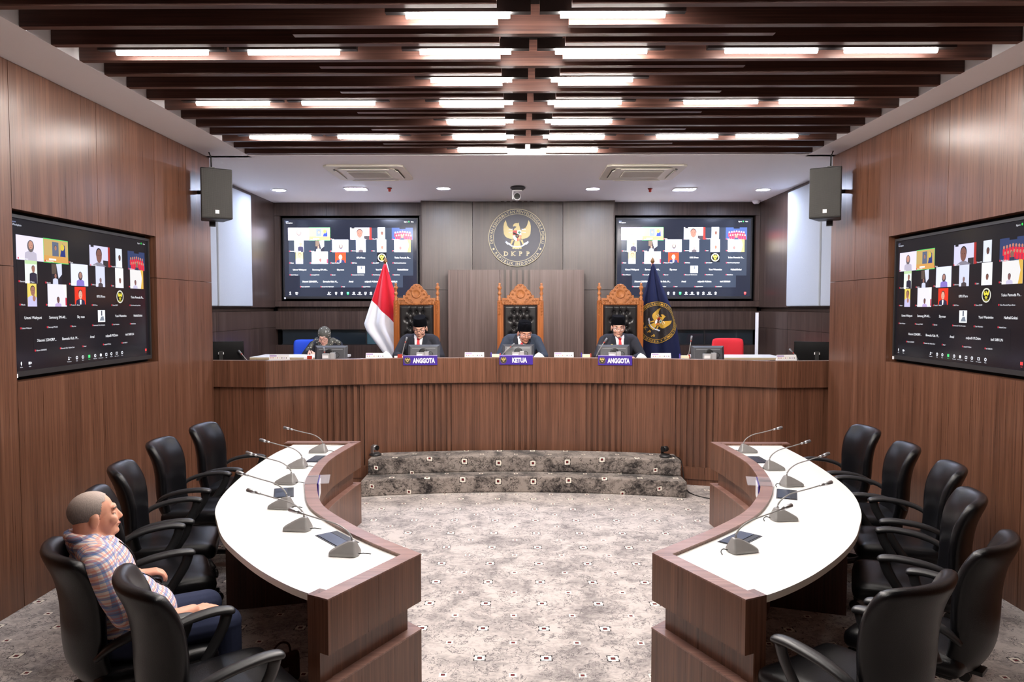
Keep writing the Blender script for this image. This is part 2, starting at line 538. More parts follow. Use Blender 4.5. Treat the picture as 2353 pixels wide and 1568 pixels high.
def side_wall(name, X, s, seams, tv):
    """long veneered wall; s=+1 when the room lies on the +x side of it"""
    w = root_structure(name)
    MB().box(*(sorted((X - s * 0.16, X - s * 0.10))[0:1] + [Y0, 0] + sorted((X - s * 0.16, X - s * 0.10))[1:] + [YE - .002, ZC + .02])).build('backing', 'black_gap', w)
    ty0, ty1, tz0, tz1 = tv
    g = 0.0022
    def pan(y0, y1, z0, z1):
        a, b = sorted((X, X - s * 0.10))
        MB().box(a, y0 + g, z0 + (g if z0 > 0 else 0), b, y1 - g, z1 - g).build('panel', 'wood', w)
    for y0, y1 in zip(seams[:-1], seams[1:]):
        if y0 >= ty0 - .05 and y1 <= ty1 + .05:
            pan(y0, y1, 0, tz0); pan(y0, y1, tz1, ZC)
        else:
            pan(y0, y1, 0, 2.27); pan(y0, y1, 2.27, ZC)
    # end return towards the bay behind the bench
    a, b = sorted((X - s * 0.10, X - s * 0.50))
    MB().box(a, YE - .10, 0, b, YE, ZC).build('end_return', 'wood', w)
    return w
side_wall('wall_left', XL, 1, [Y0, -2.2, -1.2, -0.1, 0.85, 1.8, 2.75, 3.75, 4.70, 5.67, 6.56, 7.19, YE], (4.70, 6.56, 1.51, 2.645))
side_wall('wall_right', XR, -1, [Y0, -2.2, -1.2, -0.1, 0.85, 1.8, 2.75, 3.75, 4.75, 5.66, 6.54, 7.19, YE], (4.75, 6.54, 1.515, 2.635))

# ceiling: white soffits around a dark recess filled with wooden slats
RX0, RX1, RY1 = -2.85, 3.03, 7.66
cl = root_structure('ceiling')
MB().box(-3.55, Y0, ZC, RX0, YE, ZC + .05).build('soffit', 'white', cl)
MB().box(RX1, Y0, ZC, 3.55, YE, ZC + .05).build('soffit', 'white', cl)
MB().box(-3.95, RY1, ZC, RX1 + .9, 11.3, ZC + .06).build('soffit', 'white', cl)
MB().box(RX0 - .04, Y0, ZC + .05, RX0, RY1 + .04, ZC + .42).build('fascia', 'white', cl)
MB().box(RX1, Y0, ZC + .05, RX1 + .04, RY1 + .04, ZC + .42).build('fascia', 'white', cl)
MB().box(RX0, RY1, ZC + .05, RX1, RY1 + .04, ZC + .42).build('fascia', 'white', cl)
MB().box(-3.2, Y0, ZC + .40, 3.4, 8.0, ZC + .46).build('upper_deck', 'void', cl)
MB().box(RX0, RY1 - .03, ZC - .004, RX1, RY1 + .0, ZC + .06).build('edge_board', 'white', cl)
GX0, GX1 = -0.118, 0.282
PITCH = 0.2816
sl_l = MB().box(RX0 + .002, -.024, 0, GX0, .024, .17).mesh('slat', 'slat')
sl_r = MB().box(GX1, -.024, 0, RX1 - .002, .024, .17).mesh('slat', 'slat')
sl_c = MB().box(-1.33, -.024, 0, 1.50, .024, .17).mesh('slat', 'slat')
def slat(me, y, z):
    o = bpy.data.objects.new('slat', me); COL.objects.link(o); o.parent = cl; o.location = (0, y, z)
for k in range(38):
    y = 7.561 - PITCH * k
    if y < -2.9: break
    slat(sl_l, y, ZC); slat(sl_r, y, ZC)
    if k % 2 == 1:
        slat(sl_c, y - PITCH / 2, ZC + .004)

# linear lights in every second gap
ll = MB().tube([(-.286, 0, 0), (.286, 0, 0)], 0.0155, 10).mesh('diffuser', 'led')
ll2 = MB().tube([(-.286, 0, 0), (.286, 0, 0)], 0.0155, 10).mesh('diffuser', 'led_side')
lh = MB().box(-.40, -.022, .012, .40, .022, .075).mesh('housing', 'black_plastic')
COLS = [('outermost on the left', -2.25), ('second from the left', -1.418), ('left of the centre gap', -.335), ('right of the centre gap', .515),
        ('second from the right', 1.58), ('outermost on the right', 2.325)]
for k in range(11):
    y = 7.42 - 2 * PITCH * k
    for ci, (cn, x) in enumerate(COLS):
        if ci in (0, 1, 4, 5) and (k % 2 == 0 or k > 8): continue
        t = empty('linear_ceiling_light', (x + (0.0 if ci in (2, 3) else 0.0), y, ZC + .006))
        lab = 'lit white linear ceiling light %s, %s row from the back' % (cn, ORD[k])
        tag(t, lab, 'ceiling light', 'linear lights between the ceiling slats')
        for nm, me in (('diffuser', ll if ci in (2, 3) and k < 8 else ll2), ('housing', lh)):
            o = bpy.data.objects.new(nm, me); COL.objects.link(o); o.parent = t

# ------------------------------------------------------------------ back wall
bw = root_structure('wall_back')
def wp(x0, z0, x1, z1, y=YB, th=.06, mat='wood_back', name='panel', g=.002):
    return MB().box(x0 + g, y, z0 + g, x1 - g, y + th, z1 - g).build(name, mat, bw)
MB().box(-3.9, YB + .20, 0, 3.9, YB + .28, ZC).build('backing', 'black_gap', bw)
for (xa, xm, xb, sa, sb) in ((XL2, -2.94, -1.46, -3.655, -1.52), (1.43, 2.86, XR2, 1.455, 3.60)):
    wp(xa, 3.40, xm, ZC); wp(xm, 3.40, xb, ZC)          # above the screen
    wp(xa, 2.10, sa, 3.40); wp(sb, 2.10, xb, 3.40)      # jambs
    wp(xa, 2.012, xb, 2.10, YB - .02, .08, name='ledge')
    wp(xa, 1.945, xb, 2.012, YB + .10, .04, mat='wood_back', name='shadow_gap')
    wp(xa, 1.662, xb, 1.945)
    wp(xa, 0.6, xb, 1.425)
for i, (xa, xb, cuts) in enumerate(((-3.655, -1.46, (-3.05, -2.35)), (1.43, 3.60, (2.05, 2.85)))):
    wr = tag(empty('window_%d' % (i + 1)), kind='structure')
    xs = [xa, cuts[0], cuts[1], xb]
    for k in range(3):
        mt = 'window_teal' if (i == 0 and k == 2) else 'window'
        MB().box(xs[k] + .008, YB + .035, 1.425, xs[k + 1] - .008, YB + .045, 1.662).build('pane', mt, wr)
    MB().box(xa, YB + .02, 1.425, xb, YB + .06, 1.437).box(xa, YB + .02, 1.65, xb, YB + .06, 1.662).box(cuts[0] - .01, YB + .02, 1.437, cuts[0] + .01, YB + .06, 1.65).box(cuts[1] - .01, YB + .02, 1.437, cuts[1] + .01, YB + .06, 1.65).build('window_frame', 'black_plastic', wr)
# centre: three tall facets, hollowed towards the middle
def facet(xa, ya, xb, yb, z0, z1, name='panel', mat='wood_back'):
    MB().prism([(xa + .003, ya), (xb - .003, yb), (xb - .003, yb + .08), (xa + .003, ya + .08)], z0, z1 - .002).build(name, mat, bw)
facet(-1.465, 10.86, -.70, 10.95, 2.27, ZC); facet(-1.465, 10.86, -.70, 10.95, .6, 2.266)
facet(-.70, 10.95, .665, 10.95, .6, ZC)
facet(.665, 10.95, 1.432, 10.86, 2.27, ZC); facet(.665, 10.95, 1.432, 10.86, .6, 2.266)
MB().box(-1.47, 10.86, .6, -1.45, 11.12, ZC).build('end_return', 'wood_back', bw)
MB().box(1.417, 10.86, .6, 1.437, 11.12, ZC).build('end_return', 'wood_back', bw)
# vertical slats running up behind the emblem
for k in range(6):
    x = -.245 + k * .087
    MB().box(x - .026, 10.925, .6, x + .026, 10.95, ZC).build('slat', 'wood_back', bw)
# lower pale box behind the middle chair
YP = 10.5
wp(-1.03, .6, -.275, 2.55, YP, .44, 'wood_pale'); wp(.215, .6, .95, 2.55, YP, .44, 'wood_pale')
wp(-.275, .6, .215, 2.55, YP + .03, .40, 'wood_back', 'groove_back')
for k in range(6):
    x = -.245 + k * .087
    MB().box(x - .026, YP, .6, x + .026, YP + .03, 2.548).build('slat', 'wood_pale', bw)

# side walls of the bay behind the bench, with white acoustic panels
for name, X, s, yy in (('wall_bay_left', XL2, 1, (7.7, 8.875, 10.03)), ('wall_bay_right', XR2, -1, (7.7, 8.76, 9.86))):
    w = root_structure(name)
    def b(y0, z0, y1, z1, off=0.0, th=.08, mat='wood_back', nm='panel', bev=0):
        a, c = sorted((X + s * off, X + s * off - s * th))
        return MB().box(a, y0 + .003, z0 + .002, c, y1 - .003, z1 - .002).build(nm, mat, w, bev)
    a, c = sorted((X - s * .10, X - s * .16)); MB().box(a, 7.6, 0, c, 11.3, ZC).build('backing', 'black_gap', w)
    b(yy[0], 2.0, yy[2], ZC); b(yy[2], 2.0, YB + .1, ZC)
    b(yy[0], 1.945, YB + .1, 2.0, -.06, .02, nm='shadow_gap')
    for y0, y1 in ((yy[0], yy[1]), (yy[1], yy[2]), (yy[2], YB + .1)):
        b(y0, 1.70, y1, 1.945); b(y0, .3, y1, 1.70)
    for y0, y1 in ((yy[0], yy[1] - .01), (yy[1] + .01, yy[2])):
        b(y0 + .01, 2.015, y1 - .01, 3.555, .035, .033, 'acoustic', 'acoustic_panel', .012)

# ------------------------------------------------------------------ the bench and the steps
CX, CY = 0.02, 0.78
RB = 7.48
A1 = math.asin(2.755 / RB)
def ring_poly(Ra, Rb, a0, a1, n=24):
    return arc(CX, CY, Ra, a0, a1, n), arc(CX, CY, Rb, a0, a1, n)
bench = tag(empty('judges_bench', (0, 8.2, 0)), 'long curved brown wooden bench with fluted panels under the three seated officials', 'bench')
def bchild(mb, name, mat, bev=0):
    o = mb.build(name, mat, bench, bev)
    o.matrix_parent_inverse = Matrix.Translation((0, -8.2, 0))
    return o
a, b2 = ring_poly(RB, RB + .10, -A1, A1, 48)
end_l0, end_r0 = (-3.60, 7.80), (3.60, 7.80)
a = [end_l0] + a + [end_r0]; b2 = [(-3.60, 7.90)] + b2 + [(3.60, 7.90)]
bchild(MB().strip(a, b2, 1.135, 1.425), 'fascia', 'wood', .004)
ZP = 0.205
grp = [-1.95, -.98, .005, .98, 1.97]
edges = [-A1]
for g in grp:
    edges += [math.asin((g - .205 - CX) / 7.53), math.asin((g + .205 - CX) / 7.53)]
edges.append(A1)
for i in range(0, len(edges), 2):
    p, q = ring_poly(RB + .045, RB + .10, edges[i], edges[i + 1], 8)
    if i == 0:
        p = [(-3.60, 7.845)] + p; q = [(-3.60, 7.90)] + q
    if i == len(edges) - 2:
        p = p + [(3.60, 7.845)]; q = q + [(3.60, 7.90)]
    bchild(MB().strip(p, q, ZP, 1.135), 'panel', 'wood')
for i in range(1, len(edges) - 1, 2):
    p, q = ring_poly(RB + .085, RB + .10, edges[i], edges[i + 1], 6)
    bchild(MB().strip(p, q, ZP, 1.135), 'groove_back', 'wood')
    n = 6
    st = (edges[i + 1] - edges[i]) / n
    for k in range(n):
        c0 = edges[i] + st * (k + .28); c1 = edges[i] + st * (k + .80)
        p, q = ring_poly(RB + .048, RB + .085, c0, c1, 1)
        bchild(MB().strip(p, q, ZP, 1.135), 'slat', 'wood')
p, q = ring_poly(RB + .035, RB + .10, -A1, A1, 32)
bchild(MB().strip([(-3.6, 7.835)] + p + [(3.6, 7.835)], [(-3.6, 7.9)] + q + [(3.6, 7.9)], .07, ZP), 'plinth', 'wood')
p, q = ring_poly(RB + .05, RB + .10, -A1, A1, 32)
bchild(MB().strip([(-3.6, 7.85)] + p + [(3.6, 7.85)], [(-3.6, 7.9)] + q + [(3.6, 7.9)], 0, .07), 'toe_kick', 'wood')
p, q = ring_poly(RB + .10, RB + .58, -A1, A1, 32)
bchild(MB().strip([(-3.6, 7.90)] + p + [(3.6, 7.90)], [(-3.6, 8.40)] + q + [(3.6, 8.40)], 1.30, 1.34), 'desk_top', 'wood')
DESK = 1.34

steps = tag(empty('carpeted_steps', (0, 7.8, 0)), 'two curved steps in dark patterned carpet below the bench', 'steps')
def step_poly(R, x0, x1):
    a0, a1 = math.asin((x0 - CX) / R), math.asin((x1 - CX) / R)
    f = arc(CX, CY, R, a0, a1, 28)
    Rb = RB + .03
    r = arc(CX, CY, Rb, math.asin((x1 - CX) / Rb), math.asin((x0 - CX) / Rb), 28)
    return f + r
for R, z0, z1, x0, x1 in ((6.93, 0, .174, -1.665, 1.765), (7.16, .174, .348, -1.64, 1.755)):
    o = MB().prism(step_poly(R, x0, x1), z0, z1).build('step', 'carpet_step', steps, .014)
    o.matrix_parent_inverse = Matrix.Translation((0, -7.8, 0))
# ------------------------------------------------------------------ the two crescent tables
def wchild(root, mb, name, mats, bev=0, sub=0):
    """part given in world coordinates under an unrotated root"""
    o = mb.build(name, mats, root, bev, sub)
    o.matrix_parent_inverse = Matrix.Translation(-root.location)
    return o

def offset_line(P, d):
    """plan polyline moved to its right-hand side by d, mitred"""
    out = []
    n = len(P)
    for i in range(n):
        def nrm(a, b):
            v = (Vector(b) - Vector(a)).normalized(); return Vector((v.y, -v.x))
        if i == 0: out.append(Vector(P[0]) + nrm(P[0], P[1]) * d); continue
        if i == n - 1: out.append(Vector(P[-1]) + nrm(P[-2], P[-1]) * d); continue
        a, b = nrm(P[i - 1], P[i]), nrm(P[i], P[i + 1])
        m = (a + b).normalized()
        out.append(Vector(P[i]) + m * (d / max(0.3, m.dot(a))))
    return [tuple(p) for p in out]

def crescent_table(aisle, outer, far_outer, near_outer, post, board, label, side):
    cx = sum(p[0] for p in outer) / len(outer); cy = sum(p[1] for p in outer) / len(outer)
    t = tag(empty('crescent_table', (cx, cy, 0)), label, 'table', 'crescent tables facing the aisle')
    ais = smooth_line(aisle, 44)
    ext = lambda a, b: tuple(Vector(a) + (Vector(a) - Vector(b)).normalized() * .075)
    L = [ext(far_outer, ais[0])] + ais + [ext(near_outer, ais[-1])]
    s = side                                    # +1: interior lies to the right of the path
    Q = lambda d: offset_line(L, s * d)
    wchild(t, MB().strip(L, Q(.08), .52, .757), 'fascia', 'wood')
    wchild(t, MB().strip(L, Q(.08), .757, .764), 'rim_cap', 'wood_rim')
    wchild(t, MB().strip(Q(.055), Q(.085), .38, .52), 'recess_band', 'wood')
    wchild(t, MB().strip(L, Q(.08), 0, .372), 'base', 'wood')
    wchild(t, MB().strip(Q(-.001), Q(.08), .372, .38), 'base_cap', 'wood_rim')
    for (a, d) in ((near_outer, (Vector(ais[-1]) - Vector(near_outer)).normalized()), (far_outer, (Vector(ais[0]) - Vector(far_outer)).normalized())):
        nx = Vector((d.y, -d.x)) * (-1 if side > 0 else 1)
        a = Vector(a)
        if a.y > 5: nx = -nx if (nx.y > 0) == True else nx
        q = [a + nx * .05, a - d * .074 + nx * .05, a - d * .074 + nx * .12, a + nx * .12]
        wchild(t, MB().prism([tuple(p) for p in q], 0, .763), 'end_post', 'wood')
    o = smooth_line(outer, 44)
    inner = Q(.078)
    inner[0] = tuple(Vector(inner[0]).lerp(Vector(inner[1]), .075 / max(.08, (Vector(L[0]) - Vector(L[1])).length)))
    inner[-1] = tuple(Vector(inner[-1]).lerp(Vector(inner[-2]), .075 / max(.08, (Vector(L[-1]) - Vector(L[-2])).length)))
    o = smooth_line(outer, len(inner) - 1)
    wchild(t, MB().strip(o, inner, .712, .738), 'top_edge', 'lam_edge')
    wchild(t, MB().strip(o, inner, .738, .745), 'table_top', 'laminate')
    (ax, ay), (bx, by) = board
    dv = (Vector((bx, by)) - Vector((ax, ay))).normalized(); nn = Vector((-dv.y, dv.x)) * .015
    wchild(t, MB().prism([(ax + nn.x, ay + nn.y), (bx + nn.x, by + nn.y), (bx - nn.x, by - nn.y), (ax - nn.x, ay - nn.y)], 0, .712), 'support_board', 'wood_under')
    return t, ais

TL, aisL = crescent_table(
    [(-1.461, 6.60), (-1.50, 6.25), (-1.53, 5.75), (-1.47, 5.22), (-1.375, 4.85), (-1.22, 4.434), (-.961, 4.063), (-.734, 3.803), (-.491, 3.563)],
    [(-2.062, 6.51), (-2.10, 6.128), (-2.085, 5.60), (-2.05, 5.20), (-1.987, 4.777), (-1.893, 4.425), (-1.769, 4.153), (-1.629, 3.884), (-1.482, 3.673), (-1.253, 3.395), (-1.026, 3.176), (-.84, 3.045)],
    (-2.064, 6.60), (-.772, 3.055), None, ((-1.93, 4.66), (-1.42, 4.80)),
    'crescent table with white top and brown wooden front on the left of the aisle', 1)
TR, aisR = crescent_table(
    [(1.766, 6.60), (1.80, 6.25), (1.82, 5.75), (1.765, 5.33), (1.68, 4.97), (1.55, 4.653), (1.36, 4.315), (1.10, 4.005), (.859, 3.765), (.674, 3.586)],
    [(2.385, 6.51), (2.385, 5.905), (2.333, 5.281), (2.251, 4.817), (2.104, 4.391), (1.954, 4.094), (1.818, 3.861), (1.625, 3.604), (1.4, 3.357), (1.196, 3.178), (1.0, 3.045)],
    (2.389, 6.60), (.928, 3.071), None, ((2.13, 4.62), (1.63, 4.78)),
    'crescent table with white top and brown wooden front on the right of the aisle', -1)

# card holders straddling the rims
for ais, sgn, lab, y in ((aisL, 1, 'clear and purple card holder clipped on the left table rim', 5.08), (aisR, -1, 'clear and purple card holder clipped on the right table rim', 5.08)):
    i = min(range(len(ais) - 1), key=lambda k: abs(ais[k][1] - y))
    p = Vector(ais[i]); d = (Vector(ais[i + 1]) - Vector(ais[i - 1])).normalized()
    ang = math.atan2(d.y, d.x)
    h = tag(empty('card_holder', (p.x, p.y, .764), ang), lab, 'card holder')
    q = -1 if sgn > 0 else 1     # side of the table interior in local y
    # local x along the rim; aisle side is -q... front hangs on the aisle face
    f = 1 if sgn > 0 else -1
    MB().box(-.13, -.088, 0, .13, .088, .004).build('clip', 'acrylic', h)
    MB().box(-.13, f * .012 - .003, -.13, .13, f * .012 + .003, .004).build('back_plate', 'purple', h)
    MB().box(-.10, f * .018 - .002, -.12, .10, f * .018 + .002, -.012).build('card', 'paper', h)

# dark cable boxes let into the white tops
def nearest_dir(ais, x, y):
    i = min(range(1, len(ais) - 1), key=lambda k: (ais[k][0] - x) ** 2 + (ais[k][1] - y) ** 2)
    d = Vector(ais[i + 1]) - Vector(ais[i - 1]); return math.atan2(d.y, d.x)
for (x, y), ais, lab in (((-1.665, 5.90), aisL, 'dark flush cable box at the far end of the left table'), ((-1.59, 4.81), aisL, 'dark flush cable box halfway along the left table'), ((-.985, 3.84), aisL, 'dark flush cable box at the near end of the left table'),
                         ((1.965, 5.90), aisR, 'dark flush cable box at the far end of the right table'), ((1.80, 4.80), aisR, 'dark flush cable box halfway along the right table'), ((1.20, 3.86), aisR, 'dark flush cable box at the near end of the right table')):
    c = tag(empty('cable_box', (x, y, .745), nearest_dir(ais, x, y)), lab, 'cable box', 'cable boxes in the table tops')
    MB().box(-.13, -.065, 0, .13, .065, .003).build('frame', 'dark_plastic', c)
    MB().box(-.122, -.057, .003, .122, .02, .006).build('flap', plain('navy_metal_lid', (44, 54, 72), .3, metal=.4) if 'navy_metal_lid' not in bpy.data.materials else bpy.data.materials['navy_metal_lid'], c)
    MB().box(-.122, .024, .003, .122, .057, .005).build('brush_slot', 'black_plastic', c)

# ------------------------------------------------------------------ gooseneck microphones
def make_mic(name='gooseneck_microphone'):
    r = empty(name)
    b = MB()
    bot = [(.080, -.050), (.092, -.02), (.092, .02), (.080, .050), (-.055, .046), (-.066, .03), (-.066, -.03), (-.055, -.046)]
    mid = [(p[0] * .93, p[1] * .94) for p in bot]
    top = [(-.006 + p[0] * .20 - .024, p[1] * .34) for p in bot]
    n = 8
    v = [(x, y, 0) for x, y in bot] + [(x, y, .016) for x, y in bot] + [(x, y, .024) for x, y in mid] + [(x, y, .076) for x, y in top]
    fs = [tuple(range(n - 1, -1, -1)), tuple(range(3 * n, 4 * n))]
    for l in range(3):
        fs += [(l * n + i, l * n + (i + 1) % n, (l + 1) * n + (i + 1) % n, (l + 1) * n + i) for i in range(n)]
    b.add(v, fs)
    b.s = [True] * len(b.s)
    b.build('base', 'mic_grey', r, .006, 2)
    MB().lathe([(.011, 0), (.011, .004), (.008, .006)], 12, 0, T(.066, -.022, .022, ry=.35)).build('button', 'paper', r)
    neck = smooth_line([(-.026, 0, .072), (-.022, 0, .095), (.004, 0, .125), (.06, 0, .155), (.16, 0, .178), (.27, 0, .205)], 18)
    MB().tube(neck, [.006 - .002 * min(1, i / 8) for i in range(19)], 8).build('gooseneck', 'mic_grey', r)
    d = (Vector(neck[-1]) - Vector(neck[-3])).normalized(); p = Vector(neck[-1])
    MB().tube([p - d * .035, p - d * .005], .0075, 10).tube([p - d * .005, p + d * .012, p + d * .045, p + d * .05], [.009, .0115, .0115, .006], 10).build('capsule', 'silver', r)
    MB().tube(smooth_line([(-.066, .01, .012), (-.09, .014, .018), (-.112, .0, .012), (-.118, -.02, .004)], 8), .003, 6).build('cable', 'black_plastic', r)
    return r
mic0 = make_mic()
micL = [(-1.724, 6.177, 178), (-1.724, 5.582, 175), (-1.644, 5.066, 172), (-1.475, 4.443, 170), (-1.236, 4.004, 172), (-.871, 3.598, 170)]
micR = [(1.974, 6.211, 4), (1.964, 5.541, 10), (1.909, 5.037, 14), (1.555, 4.222, 8), (1.138, 3.663, 18)]
micn = 0
for lst, sd, cnt in ((micL, 'left', 6), (micR, 'right', 5)):
    for i, (x, y, a) in enumerate(lst):
        o = mic0 if micn == 0 else copy_tree(mic0)
        micn += 1
        o.location = (x, y, .745); o.rotation_euler = (0, 0, math.radians(a))
        tag(o, 'grey gooseneck microphone on the %s white table, %s from the far end' % (sd, ORD[i]), 'microphone', 'microphones on the white tables')

# ------------------------------------------------------------------ office chairs
def sq(u, v, n=5.0):
    m = max(abs(u), abs(v))
    if m < 1e-6: return 0.0, 0.0
    k = m / ((abs(u) ** n + abs(v) ** n) ** (1 / n))
    return u * k, v * k

def pad(fn, nu, nv, th):
    """closed cushion: fn(u, v) -> (centre point, unit normal); th(u, v) -> half thickness"""
    b = MB()
    for sgn in (1, -1):
        def g(i, j):
            u, v = sq(2 * i - 1, 2 * j - 1, 11.0)
            c, n = fn(u, v)
            return tuple(Vector(c) + Vector(n) * sgn * th(u, v))
        b.grid(g, nu, nv)
    # join the two skins along the border
    W = nu + 1
    k = (nu + 1) * (nv + 1)
    border = [i for i in range(nu + 1)] + [j * W + nu for j in range(1, nv + 1)] + [nv * W + i for i in range(nu - 1, -1, -1)] + [j * W for j in range(nv - 1, 0, -1)]
    for a, c in zip(border, border[1:] + border[:1]):
        b.f.append((a, c, c + k, a + k)); b.m.append(0); b.s.append(True)
    return b

def fix_normals(o):
    bm = bmesh.new(); bm.from_mesh(o.data)
    bmesh.ops.recalc_face_normals(bm, faces=bm.faces)
    bm.to_mesh(o.data); bm.free()
    return o

def make_chair():
    r = empty('office_chair')
    prof = smooth_line([(-.195, 0), (-.245, .22), (-.258, .45), (-.262, .68), (-.285, .87), (-.345, 1.0)], 30)
    def back(u, v):
        z = .69 + v * .305
        t = (v + 1) / 2
        x = np.interp(t, [i / 30 for i in range(31)], [p[0] for p in prof])
        w = .205 + .037 * math.sin(min(1, t * 1.2) * PI / 2)
        c = (x + .082 * u * u, u * w, z)
        n = Vector((1, -.62 * u, .10 + .5 * max(0, v - .7))).normalized()
        return c, n
    fix_normals(pad(back, 18, 20, lambda u, v: .037 * (1 - .42 * max(abs(u), abs(v)) ** 8)).build('backrest', 'leather', r, 0, 1))
    def seat(u, v):
        x = .035 + u * .255
        y = v * .25
        z = .435 - .03 * max(0, u - .4) ** 1.5 + .012 * v * v - .01 * (1 - u) * 0
        return (x, y, z), (0, 0, 1)
    fix_normals(pad(seat, 12, 12, lambda u, v: .058 * (1 - .40 * max(abs(u), abs(v)) ** 8)).build('seat', 'leather', r, 0, 1))
    MB().box(-.16, -.15, .355, .18, .15, .392).build('seat_pan', 'black_plastic', r, .01)
    for s in (-1, 1):
        a = MB()
        y = .268 * s
        path = smooth_line([(-.215, y * .93, .575), (-.16, y * 1.0, .622), (-.06, y * 1.03, .655), (.06, y * 1.03, .668), (.135, y * 1.01, .662), (.165, y * 1.0, .650)], 18)
        a.tube(path, [.021, .024, .027, .029, .030, .031, .032, .032, .033, .033, .033, .033, .033, .033, .033, .032, .031, .028, .018], 12, flat=.55)
        strut = smooth_line([(.135, y, .655), (.115, y, .59), (.06, y * .99, .50), (.0, y * .94, .415), (-.02, y * .78, .385), (-.02, y * .5, .38)], 14)
        a.tube(strut, [.027, .027, .026, .026, .025, .025, .024, .024, .023, .022, .021, .02, .018, .016, .015], 10, flat=.62, ref=(0, 1, 0))
        a.build('armrest', 'arm_plastic', r)
    MB().box(-.25, -.04, .37, -.05, .04, .388).build('back_bracket', 'black_plastic', r)
    MB().lathe([(.032, .10), (.032, .22), (.022, .225), (.022, .36)], 14).build('gas_column', 'black_plastic', r)
    for k in range(5):
        an = 2 * PI * k / 5 + .3
        m = T(rz=an)
        leg = MB()
        leg.tube(xf([(.02, 0, .115), (.15, 0, .10), (.29, 0, .075)], m), [.030, .024, .017], 8, flat=.8)
        lo = leg.build('base_leg', 'black_plastic', r)
        ca = MB()
        for s in (-.014, .014):
            ca.tube(xf([(.285, s - .009, .030), (.285, s + .009, .030)], m), .030, 14)
        ca.tube(xf([(.285, 0, .045), (.285, 0, .085)], m), .009, 8)
        ca.build('caster', 'black_plastic', lo)
    return r
chair0 = make_chair()
CH = [(-2.44, 6.13, 0, 'black leather office chair at the far left, beside the bench'),
      (-2.45, 5.445, 7, 'black leather office chair on the left, second from the bench'),
      (-2.28, 4.645, 19, 'black leather office chair on the left, third from the bench'),
      (-2.06, 4.04, 30, 'black leather office chair mostly hidden behind the seated man\'s head'),
      (-1.71, 3.16, 41, 'black leather office chair with the man in the plaid shirt sitting on it'),
      (-1.215, 2.825, 41, 'empty black leather office chair closest to the camera on the left'),
      (2.645, 6.05, 178, 'black leather office chair at the far right, beside the bench'),
      (2.58, 5.34, 166, 'black leather office chair on the right, second from the bench'),
      (2.51, 4.69, 161, 'black leather office chair on the right, third from the bench'),
      (2.19, 4.00, 155, 'black leather office chair on the right, fourth from the bench'),
      (1.90, 3.33, 134, 'black leather office chair on the right, fifth from the bench, back turned'),
      (1.355, 2.89, 122, 'black leather office chair closest to the camera on the right')]
for i, (x, y, a, lab) in enumerate(CH):
    o = chair0 if i == 0 else copy_tree(chair0)
    o.location = (x, y, 0); o.rotation_euler = (0, 0, math.radians(a))
    tag(o, lab, 'chair', 'office chairs around the crescent tables')

# handbag on the floor below the near left chair
bg = tag(empty('handbag', (-1.25, 3.70, 0), .9), 'dark red-brown leather handbag on the carpet under the left table', 'bag')
def bagf(u, v):
    return (u * .15, 0, .12 + v * .115), (0, 1, 0)
fix_normals(pad(bagf, 8, 8, lambda u, v: .06 * (1 - .35 * (v + 1) / 2) * (1 - .5 * max(abs(u), abs(v)) ** 6)).build('body', 'bag', bg, 0, 1))
MB().tube(smooth_line([(-.08, 0, .225), (-.06, 0, .30), (0, 0, .33), (.06, 0, .30), (.08, 0, .225)], 14), .008, 8).build('strap', 'bag', bg)
MB().box(-.02, -.065, .13, .02, -.056, .16).build('clasp', 'silver', bg)
bg.scale = (.72, .72, .72)
# ------------------------------------------------------------------ the emblem as flat shapes (unit disc, y up)
def C(*p):      # picture crop -> unit disc
    return [((x - 817) / 600, -(y - 800) / 600) for x, y in p]
def mirror(poly):
    return [(-x, y) for x, y in poly][::-1]
def circ(cx, cy, r, n=40, a0=0, a1=2 * PI):
    return [(cx + r * math.cos(a0 + (a1 - a0) * i / n), cy + r * math.sin(a0 + (a1 - a0) * i / n)) for i in range(n)]
def annulus(r0, r1, n=64):
    v = [(r * math.cos(2 * PI * i / n), r * math.sin(2 * PI * i / n)) for i in range(n) for r in (r0, r1)]
    return v, [(2 * i, 2 * i + 1, (2 * i + 3) % (2 * n), (2 * i + 2) % (2 * n)) for i in range(n)]

def ring_text(s, r, h, a0, a1, outward=True, bold=.012):
    """letters spread along a circle from angle a0 to a1 (radians)"""
    V, F = [], []
    ws = []
    for ch in s:
        if ch == ' ': ws.append(.30 * h / CAPH)
        else:
            v, f, x0, x1 = text_geom(ch, bold); ws.append((x1 - x0 + .10) * h / CAPH)
    tot = sum(ws); acc = 0
    for ch, w in zip(s, ws):
        a = a0 + (a1 - a0) * (acc + w / 2) / tot
        acc += w
        if ch == ' ': continue
        v, f, _ = text2d(ch, 0, 0, h, bold)
        rot = a - PI / 2 if outward else a + PI / 2
        o = len(V)
        V += [(r * math.cos(a) + p[0] * math.cos(rot) - p[1] * math.sin(rot), r * math.sin(a) + p[0] * math.sin(rot) + p[1] * math.cos(rot)) for p in v]
        F += [tuple(i + o for i in q) for q in f]
    return V, F

def poly_item(p): return (p, [tuple(range(len(p)))])
def join(items):
    V, F = [], []
    for v, f in items:
        o = len(V); V += list(v); F += [tuple(i + o for i in q) for q in f]
    return V, F

